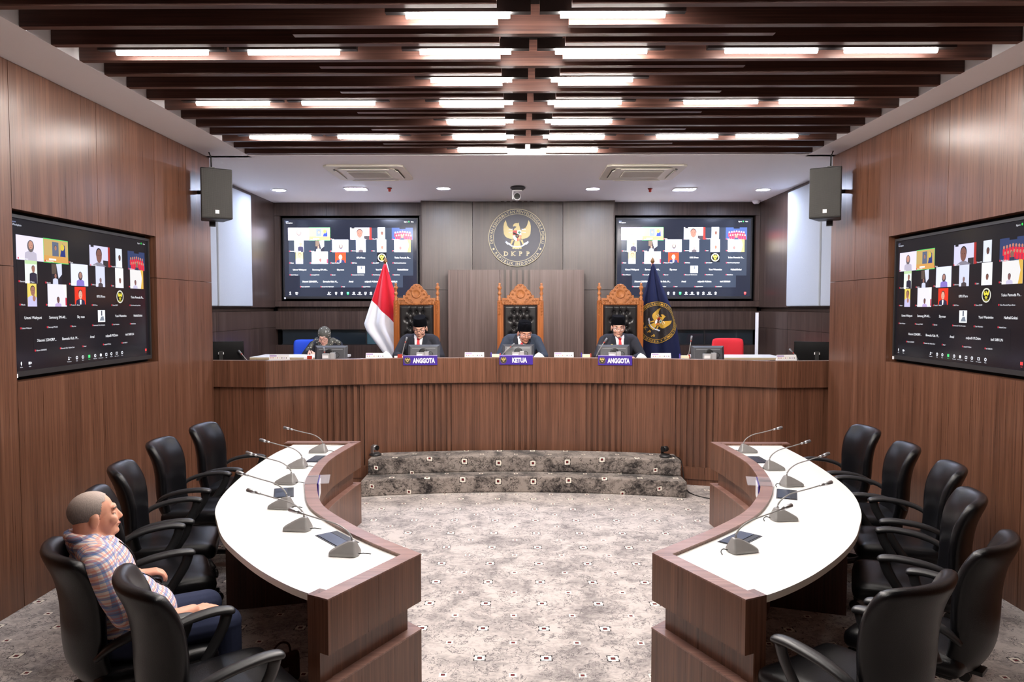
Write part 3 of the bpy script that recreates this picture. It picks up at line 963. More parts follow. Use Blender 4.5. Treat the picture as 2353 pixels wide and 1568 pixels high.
def slab_serif(s, cx, cy, h, gap):
    """capital letters with slab serifs"""
    items = []
    x = cx - gap * (len(s) - 1) / 2
    for ch in s:
        v, f, w = text2d(ch, x, cy, h, .03)
        items.append((v, f))
        sw = h * .13
        left = x - w / 2
        for yy in (cy - h / 2, cy + h / 2 - sw * .8):
            if ch in 'DKP':
                wd = h * .42 if yy < cy else h * .30
                items.append(poly_item([(left - h * .10, yy), (left + wd - h * .1, yy), (left + wd - h * .1, yy + sw * .8), (left - h * .10, yy + sw * .8)]))
            if ch == 'K':
                items.append(poly_item([(x + w / 2 - h * .30, yy), (x + w / 2 + h * .08, yy), (x + w / 2 + h * .08, yy + sw * .8), (x + w / 2 - h * .30, yy + sw * .8)]))
        x += gap
    return join(items)

wingL = C((580, 435), (548, 490), (532, 560), (532, 640), (540, 720), (565, 770), (610, 805), (670, 822), (725, 830), (738, 720), (728, 645), (690, 618), (640, 592), (608, 540))
headp = C((728, 562), (738, 532), (760, 507), (800, 497), (840, 500), (856, 482), (858, 540), (872, 575), (882, 620), (900, 660), (900, 760), (735, 760), (740, 650), (762, 610), (792, 590), (800, 572), (765, 560), (740, 570))
tail = C((765, 870), (870, 870), (888, 960), (915, 1020), (890, 1032), (868, 1020), (845, 1042), (817, 1028), (790, 1042), (765, 1022), (740, 1034), (712, 1020), (745, 960))
legL = C((705, 835), (750, 850), (722, 900), (700, 950), (672, 968), (640, 945), (680, 915))
shield = C((720, 645), (912, 645), (912, 790), (895, 830), (862, 865), (817, 885), (772, 865), (738, 830), (720, 790))
sh_tl = C((728, 652), (814, 652), (814, 750), (728, 750)); sh_tr = C((818, 652), (905, 652), (905, 750), (818, 750))
sh_bl = C((728, 754), (814, 754), (814, 876), (775, 857), (745, 828), (728, 788)); sh_br = C((818, 754), (905, 754), (905, 788), (888, 828), (858, 857), (818, 876))
sh_c = C((783, 728), (850, 728), (850, 785), (817, 815), (783, 785))
star = [(math.cos(PI / 2 + i * PI / 5) * (.036 if i % 2 == 0 else .015) + (816 - 817) / 600, math.sin(PI / 2 + i * PI / 5) * (.036 if i % 2 == 0 else .015) + (800 - 766) / 600) for i in range(10)]
tree = C((832, 700), (845, 675), (865, 668), (885, 678), (895, 700), (882, 708), (870, 708), (870, 738), (860, 738), (860, 708), (845, 710))
bull = C((735, 690), (760, 700), (790, 705), (800, 730), (770, 728), (750, 735), (738, 715))
chain = C((835, 835), (850, 790), (885, 765), (893, 790), (870, 825), (845, 845))
feather = [C((640, 628), (725, 618), (727, 628), (640, 640)), C((640, 690), (720, 680), (720, 690), (640, 700))]
ribbon = C((560, 885), (590, 890), (580, 860), (625, 900), (665, 912), (690, 950), (740, 972), (817, 980), (895, 972), (940, 948), (968, 910), (1010, 895), (1050, 860), (1042, 885), (1068, 885), (1020, 945), (1000, 940), (930, 985), (817, 1006), (700, 985), (632, 940), (612, 948))
EMB = {
    'ring': ('gold_pale', join([annulus(.978, 1.0), annulus(.815, .832)])),
    'ring_lettering': ('gold_pale', ring_text('DEWAN KEHORMATAN PENYELENGGARA PEMILU', .905, .098, math.radians(194), math.radians(-14))),
    'ring_lettering_lower': ('gold_pale', ring_text('REPUBLIK INDONESIA', .905, .098, math.radians(213), math.radians(326), False)),
    'dot': ('gold_pale', join([poly_item(circ(-.82, -.39, .038, 16)), poly_item(circ(.81, -.39, .038, 16))])),
    'eagle': ('gold', join([poly_item(wingL), poly_item(mirror(wingL)), poly_item(headp), poly_item(tail), poly_item(legL), poly_item(mirror(legL))])),
    'feather_line': ('letter_white', join([poly_item(f) for f in feather] + [poly_item(mirror(f)) for f in feather])),
    'ribbon': ('ribbon', poly_item(ribbon)),
    'shield': ('gold', poly_item(shield)),
    'shield_red': ('red', poly_item(sh_tl)), 'shield_orange': ('orange_red', poly_item(sh_br)),
    'shield_white': ('letter_white', join([poly_item(sh_tr), poly_item(sh_bl)])),
    'shield_centre': ('mark_dark', join([poly_item(sh_c), poly_item(bull)])),
    'shield_tree': ('green', poly_item(tree)), 'shield_chain': ('gold', poly_item(chain)), 'shield_star': ('gold', poly_item(star)),
    'acronym': ('gold_pale', slab_serif('DKPP', 0, -.55, .155, .255)),
}
LAYER = {'ring': 1, 'ring_lettering': 1, 'ring_lettering_lower': 1, 'dot': 1, 'acronym': 1, 'eagle': 1, 'feather_line': 2, 'ribbon': 2, 'shield': 3, 'shield_red': 4, 'shield_white': 4, 'shield_orange': 4, 'shield_centre': 6, 'shield_tree': 5, 'shield_chain': 5, 'shield_star': 7}

def plate(V, F, R, depth0, depth1, mat=None):
    """extrude flat shapes facing -y; returns MB"""
    b = MB()
    edges = {}
    for f in F:
        for i in range(len(f)):
            e = (f[i], f[(i + 1) % len(f)])
            edges[e] = edges.get(e, 0) + 1
    front = [(x * R, -depth1, y * R) for x, y in V]; back = [(x * R, -depth0, y * R) for x, y in V]
    n = len(V)
    fs = [tuple(f) for f in F]
    for (a, c) in edges:
        if (c, a) not in edges:
            fs.append((a, a + n, c + n, c))
    b.add(front + back, fs, 0, False, mat)
    return b

emb = tag(empty('wall_emblem', (-.025, 10.925, 3.05)), 'round navy and gold eagle emblem high on the middle of the back wall', 'emblem')
RE = .432
MB().prism(circ(0, 0, RE * 1.0, 64), 0, .03, mat=T(rx=PI / 2)).build('disc', 'navy_disc', emb)
for k, (mt, (V, F)) in EMB.items():
    plate(V, F, RE, .03, .03 + .004 * LAYER[k]).build(k, mt, emb)

# ------------------------------------------------------------------ screens
class Pic:
    def __init__(self):
        self.v = []; self.f = []; self.c = []
    def add(self, V, F, col, layer):
        o = len(self.v)
        self.v += [(x, -.0006 * layer, y) for x, y in V]
        for q in F:
            self.f.append(tuple(i + o for i in q)); self.c.append(col)
    def mesh(self, mat):
        me = bpy.data.meshes.new('picture')
        me.from_pydata(self.v, [], self.f)
        at = me.color_attributes.new('ink', 'FLOAT_COLOR', 'CORNER')
        buf = []
        for p, c in zip(me.polygons, self.c):
            buf += list(c) * p.loop_total
        at.data.foreach_set('color', buf)
        me.materials.append(mat); me.update()
        return me

def build_picture(mat, bg, tile):
    P = Pic()
    W, H = 2215.0, 1270.0
    X = lambda x: (x - 55) / W
    Y = lambda y: 1 - (y - 120) / H
    AS = 1270 / 2215.0                              # keep it in units of the width
    def rect(x0, y0, x1, y1, col, layer=2):
        P.add([(X(x0), Y(y1) * AS), (X(x1), Y(y1) * AS), (X(x1), Y(y0) * AS), (X(x0), Y(y0) * AS)], [(0, 1, 2, 3)], lin(col), layer)
    def poly(pts, col, layer=3):
        P.add([(X(x), Y(y) * AS) for x, y in pts], [tuple(range(len(pts)))], lin(col), layer)
    def ell(x, y, rx, ry, col, layer=4):
        poly([(x + rx * math.cos(-2 * PI * i / 20), y + ry * math.sin(-2 * PI * i / 20)) for i in range(20)], col, layer)
    def txt(s, x, y, h, col=(235, 235, 240), layer=5, align='c', bold=.0):
        v, f, w = text2d(s, 0, 0, h / W, bold, align)
        P.add([(X(x) + p[0], Y(y) * AS + p[1]) for p in v], f, lin(col), layer)
    def person(x0, y0, x1, y1, hx, hy, hr, skin, hair, cloth, style='hair'):
        # shoulders clipped by the tile
        sw = hr * 2.1
        top = hy + hr * 1.25
        if top < y1:
            pts = [(max(x0, hx - sw), y1), (max(x0, hx - sw * .92), min(y1, top + hr * .5)), (max(x0, hx - hr * .6), top), (min(x1, hx + hr * .6), top), (min(x1, hx + sw * .92), min(y1, top + hr * .5)), (min(x1, hx + sw), y1)]
            poly(pts[::-1], cloth, 3)
        if style == 'hijab':
            ell(hx, min(hy + hr * .2, y1 - hr * 1.3), hr * 1.15, hr * 1.35, hair, 4)
            ell(hx, hy, hr * .75, hr * .95, skin, 5)
        else:
            ell(hx, hy - hr * .25, hr * .92, hr * 1.05, hair, 4)
            b = min(hr * 1.2, y1 - hy - hr * .12)
            ell(hx, hy + hr * .12, hr * .85, b, skin, 5)
        for s in (-1, 1): ell(hx + s * hr * .32, hy, hr * .10, hr * .06, (40, 28, 26), 6)
        if hy + hr * .7 < y1: ell(hx, hy + hr * .55, hr * .22, hr * .06, (120, 60, 56), 6)
    # ground
    P.add([(0, 0), (1, 0), (1, AS), (0, AS)], [(0, 1, 2, 3)], lin(bg), 0)
    rect(125, 255, 2208, 1045, tile, 1); rect(305, 1045, 2035, 1240, tile, 1)
    rect(820, 240, 1155, 450, bg, 2)
    # first row
    rect(120, 255, 470, 460, (206, 200, 226)); person(120, 255, 470, 460, 300, 330, 38, (176, 128, 112), (92, 84, 86), (168, 162, 178), 'hijab')
    rect(466, 250, 824, 464, (70, 190, 96), 2); rect(472, 257, 818, 457, (176, 150, 92), 3); rect(472, 400, 818, 457, (190, 140, 74), 4)
    rect(590, 275, 680, 400, (84, 92, 112), 4); person(590, 290, 690, 400, 636, 325, 18, (150, 108, 90), (20, 20, 26), (30, 44, 60))
    poly([(735, 280), (772, 300), (780, 400), (700, 400)][::-1], (32, 46, 110), 4); ell(735, 315, 26, 30, (190, 170, 60), 5); rect(540, 425, 640, 440, (230, 230, 240), 5)
    rect(1160, 252, 1480, 452, (188, 186, 214)); rect(1480, 252, 1515, 452, (150, 34, 30)); rect(1180, 252, 1232, 270, (20, 20, 24), 3); rect(1390, 390, 1480, 452, (44, 40, 44), 3)
    person(1160, 252, 1480, 452, 1318, 345, 56, (112, 74, 66), (24, 18, 20), (120, 116, 130))
    rect(1620, 250, 1742, 445, (196, 202, 214)); person(1620, 250, 1742, 445, 1692, 345, 24, (84, 58, 52), (22, 20, 22), (206, 208, 220))
    rect(1855, 255, 2208, 455, (40, 54, 92)); rect(1985, 255, 2085, 275, (12, 12, 18), 3)
    for row in range(2):
        for k in range(7):
            cx = 1915 + k * 40 + row * 18; cy = 320 + row * 50 - abs(3 - k) * -5
            rect(cx - 17, cy + 14, cx + 17, cy + 70, (198, 34, 52), 3 + row); ell(cx, cy, 13, 15, (170, 112, 96), 4 + row)
    ell(2030, 400, 24, 28, (120, 84, 74), 7); rect(1998, 425, 2062, 455, (40, 50, 70), 7)
    # second row
    rect(220, 460, 377, 655, (206, 212, 206)); rect(220, 460, 377, 490, (170, 196, 150), 3); person(220, 460, 377, 655, 325, 530, 24, (140, 98, 84), (26, 22, 26), (36, 34, 52))
    rect(568, 460, 720, 650, (26, 26, 34)); poly([(640, 470), (720, 460), (720, 560), (670, 600)][::-1], (190, 194, 216), 3); rect(575, 470, 640, 560, (78, 66, 58), 3); person(568, 560, 720, 650, 625, 575, 18, (130, 90, 80), (30, 26, 30), (186, 190, 210))
    rect(855, 450, 1125, 655, (202, 206, 226)); person(855, 450, 1125, 655, 1000, 555, 30, (150, 112, 100), (60, 56, 60), (118, 104, 178), 'hijab')
    rect(1255, 450, 1415, 655, (188, 192, 214)); person(1255, 450, 1415, 655, 1335, 590, 20, (120, 96, 96), (120, 110, 116), (62, 56, 60))
    rect(1605, 450, 1760, 655, (214, 214, 216)); person(1605, 450, 1760, 655, 1692, 580, 22, (110, 74, 64), (26, 22, 24), (206, 206, 220))
    rect(1895, 450, 2168, 655, (206, 204, 204)); poly([(2110, 450), (2168, 450), (2168, 655), (2110, 655), (2140, 540)][::-1], (196, 158, 70), 3); person(1895, 450, 2168, 655, 1998, 590, 22, (112, 78, 78), (34, 28, 32), (176, 172, 196))
    # third row
    rect(243, 650, 362, 850, (206, 186, 90)); person(243, 650, 362, 850, 310, 715, 34, (140, 98, 84), (24, 20, 22), (176, 172, 206)); ell(322, 780, 20, 26, (150, 106, 90), 7)
    rect(510, 650, 780, 850, (206, 204, 220)); poly([(720, 650), (780, 650), (780, 780)][::-1], (228, 224, 214), 3); rect(760, 770, 780, 840, (176, 40, 60), 3); person(510, 650, 780, 850, 655, 790, 22, (96, 66, 64), (24, 20, 22), (168, 148, 190))
    rect(905, 665, 1080, 830, (204, 44, 22)); person(905, 665, 1080, 830, 992, 735, 34, (196, 150, 132), (20, 18, 20), (30, 34, 60)); poly([(978, 785), (1006, 785), (1000, 830), (984, 830)][::-1], (230, 230, 236), 6)
    txt('KPU Puro', 1335, 748, 26); rect(1608, 668, 1760, 825, (8, 8, 10), 2)
    v, f = annulus(.82, 1.0, 36); P.add([(X(1685) + p[0] * 66 / W, Y(747) * AS + p[1] * 66 / W) for p in v], f, lin((196, 196, 186)), 3)
    for key in ('eagle', 'acronym'):
        v, f = EMB[key][1]; P.add([(X(1685) + p[0] * 78 / W, Y(747) * AS + p[1] * 78 / W) for p in v], f, lin((206, 196, 60)), 4)
    txt('Toko Pemuda Pa...', 2030, 748, 26)
    for s, x in (('Ummi Wahyuni', 305), ('Samsung SM-A0...', 645), ('Sky man', 990), ('Yuni Wanimbo', 1690), ('NaftaliGobai', 2035)): txt(s, x, 945, 26)
    rect(1275, 885, 1400, 1003, (216, 220, 226)); rect(1330, 890, 1350, 940, (60, 66, 80), 3); poly([(1300, 990), (1330, 950), (1370, 945), (1385, 990)], (110, 118, 130), 3)
    for s, x in (('Xiaomi 22042RP...', 478), ('Bawaslu Kab. M...', 820), ('Amal', 1165), ('zulpadli M.Dzim', 1510), ('itel S681LN', 1855)): txt(s, x, 1142, 26)
    tags = [(130, 448, 'Peserta Sidang'), (478, 448, 'Ruang Sidang'), (823, 440, 'Papua'), (1163, 446, 'Ketua KPU'), (1518, 440, 'Kota KPU'), (1860, 446, 'Alfa Budiman'),
            (133, 640, 'Bawaslu Provinsi Papua'), (478, 640, 'Ransiki'), (820, 640, 'Rahma'), (1168, 636, 'KPU Kota, 03'), (1515, 636, 'Saksi'), (1862, 636, 'Pengadu'),
            (135, 835, 'Pilkada'), (478, 835, 'Panitia'), (820, 835, 'Teradu 3 - Alfred'), (1170, 835, 'KPU Puro'), (1515, 835, 'Zoom DKPP'), (1865, 835, 'Toko Pemuda Papua Barat'),
            (137, 1032, 'Ummi Wahyuni'), (480, 1032, 'Samsung SM-A05'), (823, 1032, 'Sky man'), (1170, 1032, 'Immanuela Yuni Arenama'), (1517, 1032, 'Yuni Wanimbo'), (1865, 1032, 'NaftaliGobai'),
            (310, 1228, 'Xiaomi 22042RPS'), (655, 1228, 'Bawaslu Kab. Nabire Dari'), (1000, 1228, 'Amal'), (1345, 1228, 'zulpadli M.Dzim'), (1690, 1228, 'itel S681LN')]
    for x, y, s in tags:
        rect(x, y - 8, x + 14, y + 8, (190, 44, 60), 7); txt(s, x + 20, y, 14, (222, 222, 230), 7, 'l')
    txt('zoom', 83, 150, 14, (150, 160, 200), 2, 'l'); txt('Workplace', 83, 174, 18, (200, 205, 220), 2, 'l')
    txt('Sign in', 2063, 158, 16, (220, 220, 228), 2, 'l'); ell(2142, 156, 10, 11, (40, 190, 70), 2); txt('View', 2176, 158, 16, (220, 220, 228), 2, 'l')
    for i, (x, s) in enumerate(((140, 'Audio'), (248, 'Video'), (795, 'Participants'), (912, 'Chat'), (1007, 'React'), (1110, 'Share'), (1210, 'Host tools'), (1308, 'AI Companion'), (1405, 'Apps'), (1497, 'Record'), (1598, 'Show captions'), (1700, 'More'), (2190, 'End'))):
        col = (60, 200, 110) if s == 'Share' else ((210, 60, 60) if s == 'End' else (214, 216, 226))
        if s in ('Share', 'Apps', 'Show captions', 'End'): rect(x - 17, 1316, x + 17, 1344, col, 2); (rect(x - 10, 1322, x + 10, 1338, bg, 3) if s in ('Apps', 'Show captions') else None)
        elif s == 'Audio': ell(x, 1326, 8, 15, col, 2); rect(x - 2, 1340, x + 2, 1348, col, 2)
        elif s == 'Video': rect(x - 18, 1319, x + 8, 1341, col, 2); poly([(x + 10, 1330), (x + 22, 1320), (x + 22, 1341)][::-1], col, 2)
        elif s == 'Participants': ell(x - 6, 1321, 8, 8, col, 2); poly([(x - 20, 1343), (x - 14, 1331), (x + 2, 1331), (x + 8, 1343)], col, 2); rect(x + 14, 1320, x + 28, 1326, col, 2)
        else:
            ell(x, 1330, 17, 16, col, 2); ell(x, 1330, 9, 8, bg if s != 'AI Companion' else col, 3)
        txt(s, x, 1358, 10, col, 2)
    return P.mesh(mat)

def television(loc, rz, w, h, pic, label, group, sx0=.018, sy0=.022, led=None):
    """local: x along the width from the middle, -y out of the screen, z from the lower edge"""
    t = tag(empty('wall_television', loc, rz), label, 'television', group)
    b = .022
    MB().box(-w / 2, .0, 0, w / 2, .05, h).build('housing', 'black_plastic', t)
    fr = MB()
    fr.box(-w / 2, -.012, 0, w / 2, 0, b * 1.6); fr.box(-w / 2, -.012, h - b, w / 2, 0, h)
    fr.box(-w / 2, -.012, b * 1.6, -w / 2 + b, 0, h - b); fr.box(w / 2 - b, -.012, b * 1.6, w / 2, 0, h - b)
    fr.build('bezel', 'dark_plastic', t)
    MB().box(-w / 2 + .01, -.016, -.004, -w / 2 + .035, -.012, .022).build('sticker', 'paper', t)
    o = bpy.data.objects.new('picture', pic); COL.objects.link(o); o.parent = t
    k = (w - 2 * b); o.scale = (k, 1, (h - 2.6 * b) / (1270 / 2215.0))
    o.location = (-w / 2 + b, -.001, b * 1.6)
    return t
picB = build_picture(M['screen_bright'], (13, 15, 23), (27, 32, 42))
picS = build_picture(M['screen_side'], (14, 13, 17), (16, 15, 19))
television((-2.585, 11.10, 2.135), 0, 2.08, 1.235, picB, 'large back wall screen with a video call, behind the red and white flag', 'screens showing the video call')
television((2.525, 11.10, 2.135), 0, 2.08, 1.235, picB, 'large back wall screen with a video call, behind the navy flag', 'screens showing the video call')
television((XL - .055, 5.63, 1.535), PI / 2, 1.80, 1.085, picS, 'recessed video call screen on the left side wall', 'screens showing the video call')
television((XR + .055, 5.645, 1.54), -PI / 2, 1.74, 1.07, picS, 'recessed video call screen on the right side wall', 'screens showing the video call')

# ------------------------------------------------------------------ carved chairs behind the bench
def make_throne():
    r = empty('carved_armchair')
    for s in (-1, 1):
        x = s * .272
        p = MB().box(x - .028, -.03, 0, x + .028, .03, 1.485).build('post', 'teak', r, .004)
        MB().lathe([(.026, 0), (.026, .012), (.015, .022), (.024, .045), (.013, .062), (.013, .072), (.024, .09), (.026, .10), (.014, .125), (.018, .15), (.028, .165), (.029, .178), (.016, .198), (.012, .205), (.018, .218), (.012, .232), (0, .238)], 14, 0, T(x, 0, 1.485)).build('finial', 'carved', p)
        orn = MB()
        for k in range(5):
            z = 1.455 - k * .038
            orn.add([(x - .017, -.030, z + .012), (x, -.042, z + .02), (x + .017, -.030, z + .012), (x, -.036, z - .014)], [(0, 3, 1), (1, 3, 2)])
        orn.build('carved_leaf', 'carved', p)
    S = .00079
    half = [(310, 0), (310, 105), (222, 105), (222, 152), (182, 152), (165, 200), (140, 235), (105, 255), (80, 300), (55, 312), (48, 328), (25, 335), (0, 338)]
    out = [(x * S, z * S) for x, z in half]
    poly = [(-x, z) for x, z in out] + [(x, z) for x, z in out[::-1][1:]]
    cr = MB().prism(poly, -.022, .022, mat=T(0, 0, 1.44, rx=PI / 2)).build('crest', 'carved', r, .004)
    o = MB()
    # medallion, scrolls and leaves standing proud of the crest
    o.lathe([(.060, 0), (.060, .010), (.050, .014), (.046, .006), (0, .008)], 24, 0, T(0, -.022, 1.44 + 175 * S, rx=PI / 2))
    for s in (-1, 1):
        for (x, z, rr) in ((.085, .055, .022), (.125, .085, .018), (.165, .045, .02), (.205, .05, .015), (.10, .13, .014), (.075, .175, .014), (.045, .215, .012), (.20, .02, .012), (.13, .022, .014), (.06, .028, .014)):
            pth = [(s * (x + rr * (1 - k / 14) * math.cos(k * .75)), -.026, 1.44 + z + rr * (1 - k / 14) * math.sin(k * .75)) for k in range(13)]
            o.tube(pth, [.005 - .0002 * k for k in range(13)], 6)
        o.tube([(s * .24, -.025, 1.445), (s * .24, -.025, 1.515)], .006, 6)
        for k in range(7):
            o.ball((s * (.03 + k * .034), -.022, 1.446), (.012, .008, .007), 8, 5)
        rim = [(s * x * S, -.02, 1.44 + z * S - .006) for x, z in half[4:]]
        o.tube(rim, .006, 6)
    o.ball((0, -.022, 1.44 + 315 * S), (.016, .012, .016), 10, 6)
    for k in range(6): o.ball((.022 * math.cos(k * PI / 3), -.024, 1.44 + 175 * S + .022 * math.sin(k * PI / 3)), (.010, .006, .010), 8, 5)
    o.build('carving', 'carved', cr)
    MB().box(-.245, -.018, .40, .245, .022, 1.44).build('back_frame', 'teak', r)
    # tufted leather
    btn = []
    for row in range(6):
        z = 1.34 - row * .095
        xs = (-.083, 0, .083) if row % 2 == 0 else (-.125, -.042, .042, .125)
        btn += [(x, z) for x in xs]
    def tuft(i, j):
        x = -.222 + .444 * i; z = .52 + .915 * j
        e = min(1, min(i, 1 - i) / .06) ** .5 * min(1, min(j, 1 - j) / .03) ** .5
        d = .045 * e
        for bx, bz in btn:
            q = ((x - bx) ** 2 + (z - bz) ** 2)
            d -= .030 * math.exp(-q / .00055)
        for bx, bz in btn[:3]:
            if z > bz: d -= .014 * math.exp(-((x - bx) / .009) ** 2) * e
        for a in range(len(btn)):
            for c in range(a + 1, len(btn)):
                (ax, az), (cx, cz) = btn[a], btn[c]
                if abs(az - cz) > .10 or abs(ax - cx) > .05 or az == cz: continue
                t = ((x - ax) * (cx - ax) + (z - az) * (cz - az)) / ((cx - ax) ** 2 + (cz - az) ** 2)
                if 0 < t < 1:
                    q = (x - ax - t * (cx - ax)) ** 2 + (z - az - t * (cz - az)) ** 2
                    d -= .011 * math.exp(-q / .00006)
        return (x, -.018 - max(d, .001), z)
    lb = MB().grid(tuft, 60, 110).build('padded_back', 'leather_throne', r)
    bt = MB()
    for x, z in btn: bt.ball((x, -.036, z), (.009, .006, .009), 8, 5)
    bt.build('button', 'leather_throne', lb)
    def seat(u, v): return (u * .25, -.27 + v * .25, .44), (0, 0, 1)
    fix_normals(pad(seat, 8, 8, lambda u, v: .06 * (1 - .5 * max(abs(u), abs(v)) ** 6)).build('seat', 'leather_throne', r, 0, 1))
    MB().box(-.28, -.53, .33, .28, 0, .39).build('seat_rail', 'teak', r)
    for s in (-1, 1):
        MB().box(s * .26 - .025, -.52, 0, s * .26 + .025, -.47, .33).build('leg', 'teak', r)
        MB().tube(smooth_line([(s * .275, -.02, .68), (s * .28, -.25, .70), (s * .285, -.45, .69), (s * .285, -.50, .66)], 10), .024, 8).tube([(s * .28, -.46, .38), (s * .285, -.47, .68)], .02, 8).build('armrest', 'teak', r)
    return r
th0 = make_throne()
for i, (x, lab) in enumerate(((-1.328, 'carved teak armchair with tufted black leather back beside the red and white flag'), (.022, 'carved teak armchair with tufted black leather back in the middle of the bench'), (1.316, 'carved teak armchair with tufted black leather back beside the navy flag'))):
    o = th0 if i == 0 else copy_tree(th0)
    o.location = (x, 9.38, DAIS)
    tag(o, lab, 'chair', 'carved chairs behind the bench')

# ------------------------------------------------------------------ flags
def flag_red_white():
    N = NT('red_white_flag_cloth')
    x, y, z = N.sep(N.pos(True))
    # line through (-.19, -.48) and (.11, -.78) in local x, z below the finial
    d = N.math('ADD', N.math('ADD', x, z), .665)
    f = N.math('GREATER_THAN', d, 0.0)
    return N.set(base=N.mix(f, lin((236, 240, 250)), lin((204, 30, 50))), rough=.75, spec=.2, sheen=.2)
M['flag_rw'] = flag_red_white()
M['flag_navy'] = plain('navy_flag_cloth', (26, 32, 66), .75, spec=.2)
M['flag_gold'] = plain('gold_embroidery', (206, 164, 60), .5)
M['finial_wood'] = plain('bronze_finial', (120, 84, 48), .4, metal=.4)

def flag_surface(left, right, folds, depth):
    """silhouettes: lists of (z, x) from the top; returns fn(i, j)"""
    zl, xl = [p[0] for p in left][::-1], [p[1] for p in left][::-1]
    zr, xr = [p[0] for p in right][::-1], [p[1] for p in right][::-1]
    z0, z1 = left[-1][0], 0.0
    def fn(i, j):
        z = z1 + (z0 - z1) * j
        a, b = float(np.interp(z, zl, xl)), float(np.interp(z, zr, xr))
        x = a + (b - a) * i
        w = abs(b - a)
        y = -depth * math.sin(PI * i) * min(1, w * 3) - .035 * min(1, w * 2.2) * math.cos(folds * 2 * PI * i + z * 1.2)
        return (x, y, z)
    return fn
def flag(name, loc, left, right, folds, mat, label):
    r = tag(empty(name, (loc[0], loc[1], DAIS)), label, 'flag')
    zt = loc[2] - DAIS
    MB().tube([(0, .03, .02), (0, .03, zt + .02)], .016, 10).build('pole', 'teak', r)
    MB().lathe([(.14, 0), (.14, .02), (.05, .05), (.03, .09), (.02, .10)], 20, 0, T(0, .03, 0)).build('pole_base', 'teak', r)
    MB().lathe([(.012, 0), (.026, .01), (.03, .03), (.022, .05), (.010, .075), (.0, .085)], 12, 0, T(0, .03, zt + .01)).build('finial', 'finial_wood', r)
    fn = flag_surface(left, right, folds, .07)
    c = MB().grid(fn, 40, 46)
    o = c.build('cloth', mat, r)
    o.location = (0, 0, zt)
    sd = o.modifiers.new('thick', 'SOLIDIFY'); sd.thickness = .004
    return r, fn, o
f1, fn1, c1 = flag('national_flag', (-1.80, 9.72, 2.585), [(0, -.015), (-.42, -.155), (-.81, -.285), (-.90, -.25), (-1.05, -.14), (-1.28, .03), (-1.6, .10)], [(0, .012), (-.3, .10), (-.6, .19), (-1.0, .26), (-1.6, .30)], 2.5, 'flag_rw', 'red and white flag on a pole beside the left carved chair')
MB().tube(smooth_line([(.02, .0, .02), (.035, -.02, -.03), (.045, -.02, -.07), (.055, -.02, -.11)], 8), .006, 6).build('cord', 'paper', c1)
f2, fn2, c2 = flag('institution_flag', (1.80, 9.72, 2.585), [(0, -.012), (-.3, -.09), (-.7, -.20), (-1.2, -.28), (-1.6, -.30)], [(0, .015), (-.25, .11), (-.55, .24), (-.85, .33), (-1.28, .40), (-1.6, .43)], 2.5, 'flag_navy', 'navy flag with round gold eagle emblem beside the right carved chair')
def finer(V, F, L=.05):
    bm = bmesh.new()
    vs_ = [bm.verts.new((x, y, 0)) for x, y in V]
    for f in F:
        try: bm.faces.new([vs_[i] for i in f])
        except ValueError: pass
    bmesh.ops.triangulate(bm, faces=bm.faces[:])
    for _ in range(5):
        e = [e for e in bm.edges if e.calc_length() > L]
        if not e: break
        bmesh.ops.subdivide_edges(bm, edges=e, cuts=1)
        bmesh.ops.triangulate(bm, faces=bm.faces[:])
    bm.verts.index_update()
    r = [(v.co.x, v.co.y) for v in bm.verts], [tuple(v.index for v in f.verts) for f in bm.faces]
    bm.free()
    return r
def on_flag(fn, V, F, cx, cz, R, ang, lift, fine=True):
    V, F = finer(V, F) if fine else (V, F)
    z0 = -1.6
    out = []
    for x, y in V:
        px = cx + R * (x * math.cos(ang) - y * math.sin(ang)); pz = cz + R * (x * math.sin(ang) + y * math.cos(ang))
        j = pz / z0
        a, b = fn(0, j)[0], fn(1, j)[0]
        i = (px - a) / (b - a)
        i = max(.0, min(1.0, i)) if lift > 0 else i
        q = fn(i, j)
        out.append((px if 0 <= (px - a) / (b - a) <= 1 else q[0], q[1] - lift, pz))
    return MB().add(out, F)
EC = (.045, -.785, .278, math.radians(-50))
dv, df = [], []
for i in range(25):
    for k in range(48):
        dv.append((i / 24 * math.cos(2 * PI * k / 48), i / 24 * math.sin(2 * PI * k / 48)))
for i in range(24):
    for k in range(48):
        df.append((i * 48 + k, i * 48 + (k + 1) % 48, (i + 1) * 48 + (k + 1) % 48, (i + 1) * 48 + k))
on_flag(fn2, dv, df, *EC, .010, False).build('emblem_patch', 'mark_dark', c2)
for k, (mt, (V, F)) in EMB.items():
    m2 = {'gold': 'flag_gold', 'gold_pale': 'flag_gold'}.get(mt, mt)
    on_flag(fn2, V, F, *EC, .014 + .002 * LAYER[k]).build('emblem_' + k, m2, c2)
fr = []
for i in range(31):
    p = fn2(i / 30, 1.0); fr.append((p[0], p[1] - .004, p[2] + .02))
MB().tube(fr, .012, 6).build('fringe', 'flag_gold', c2)

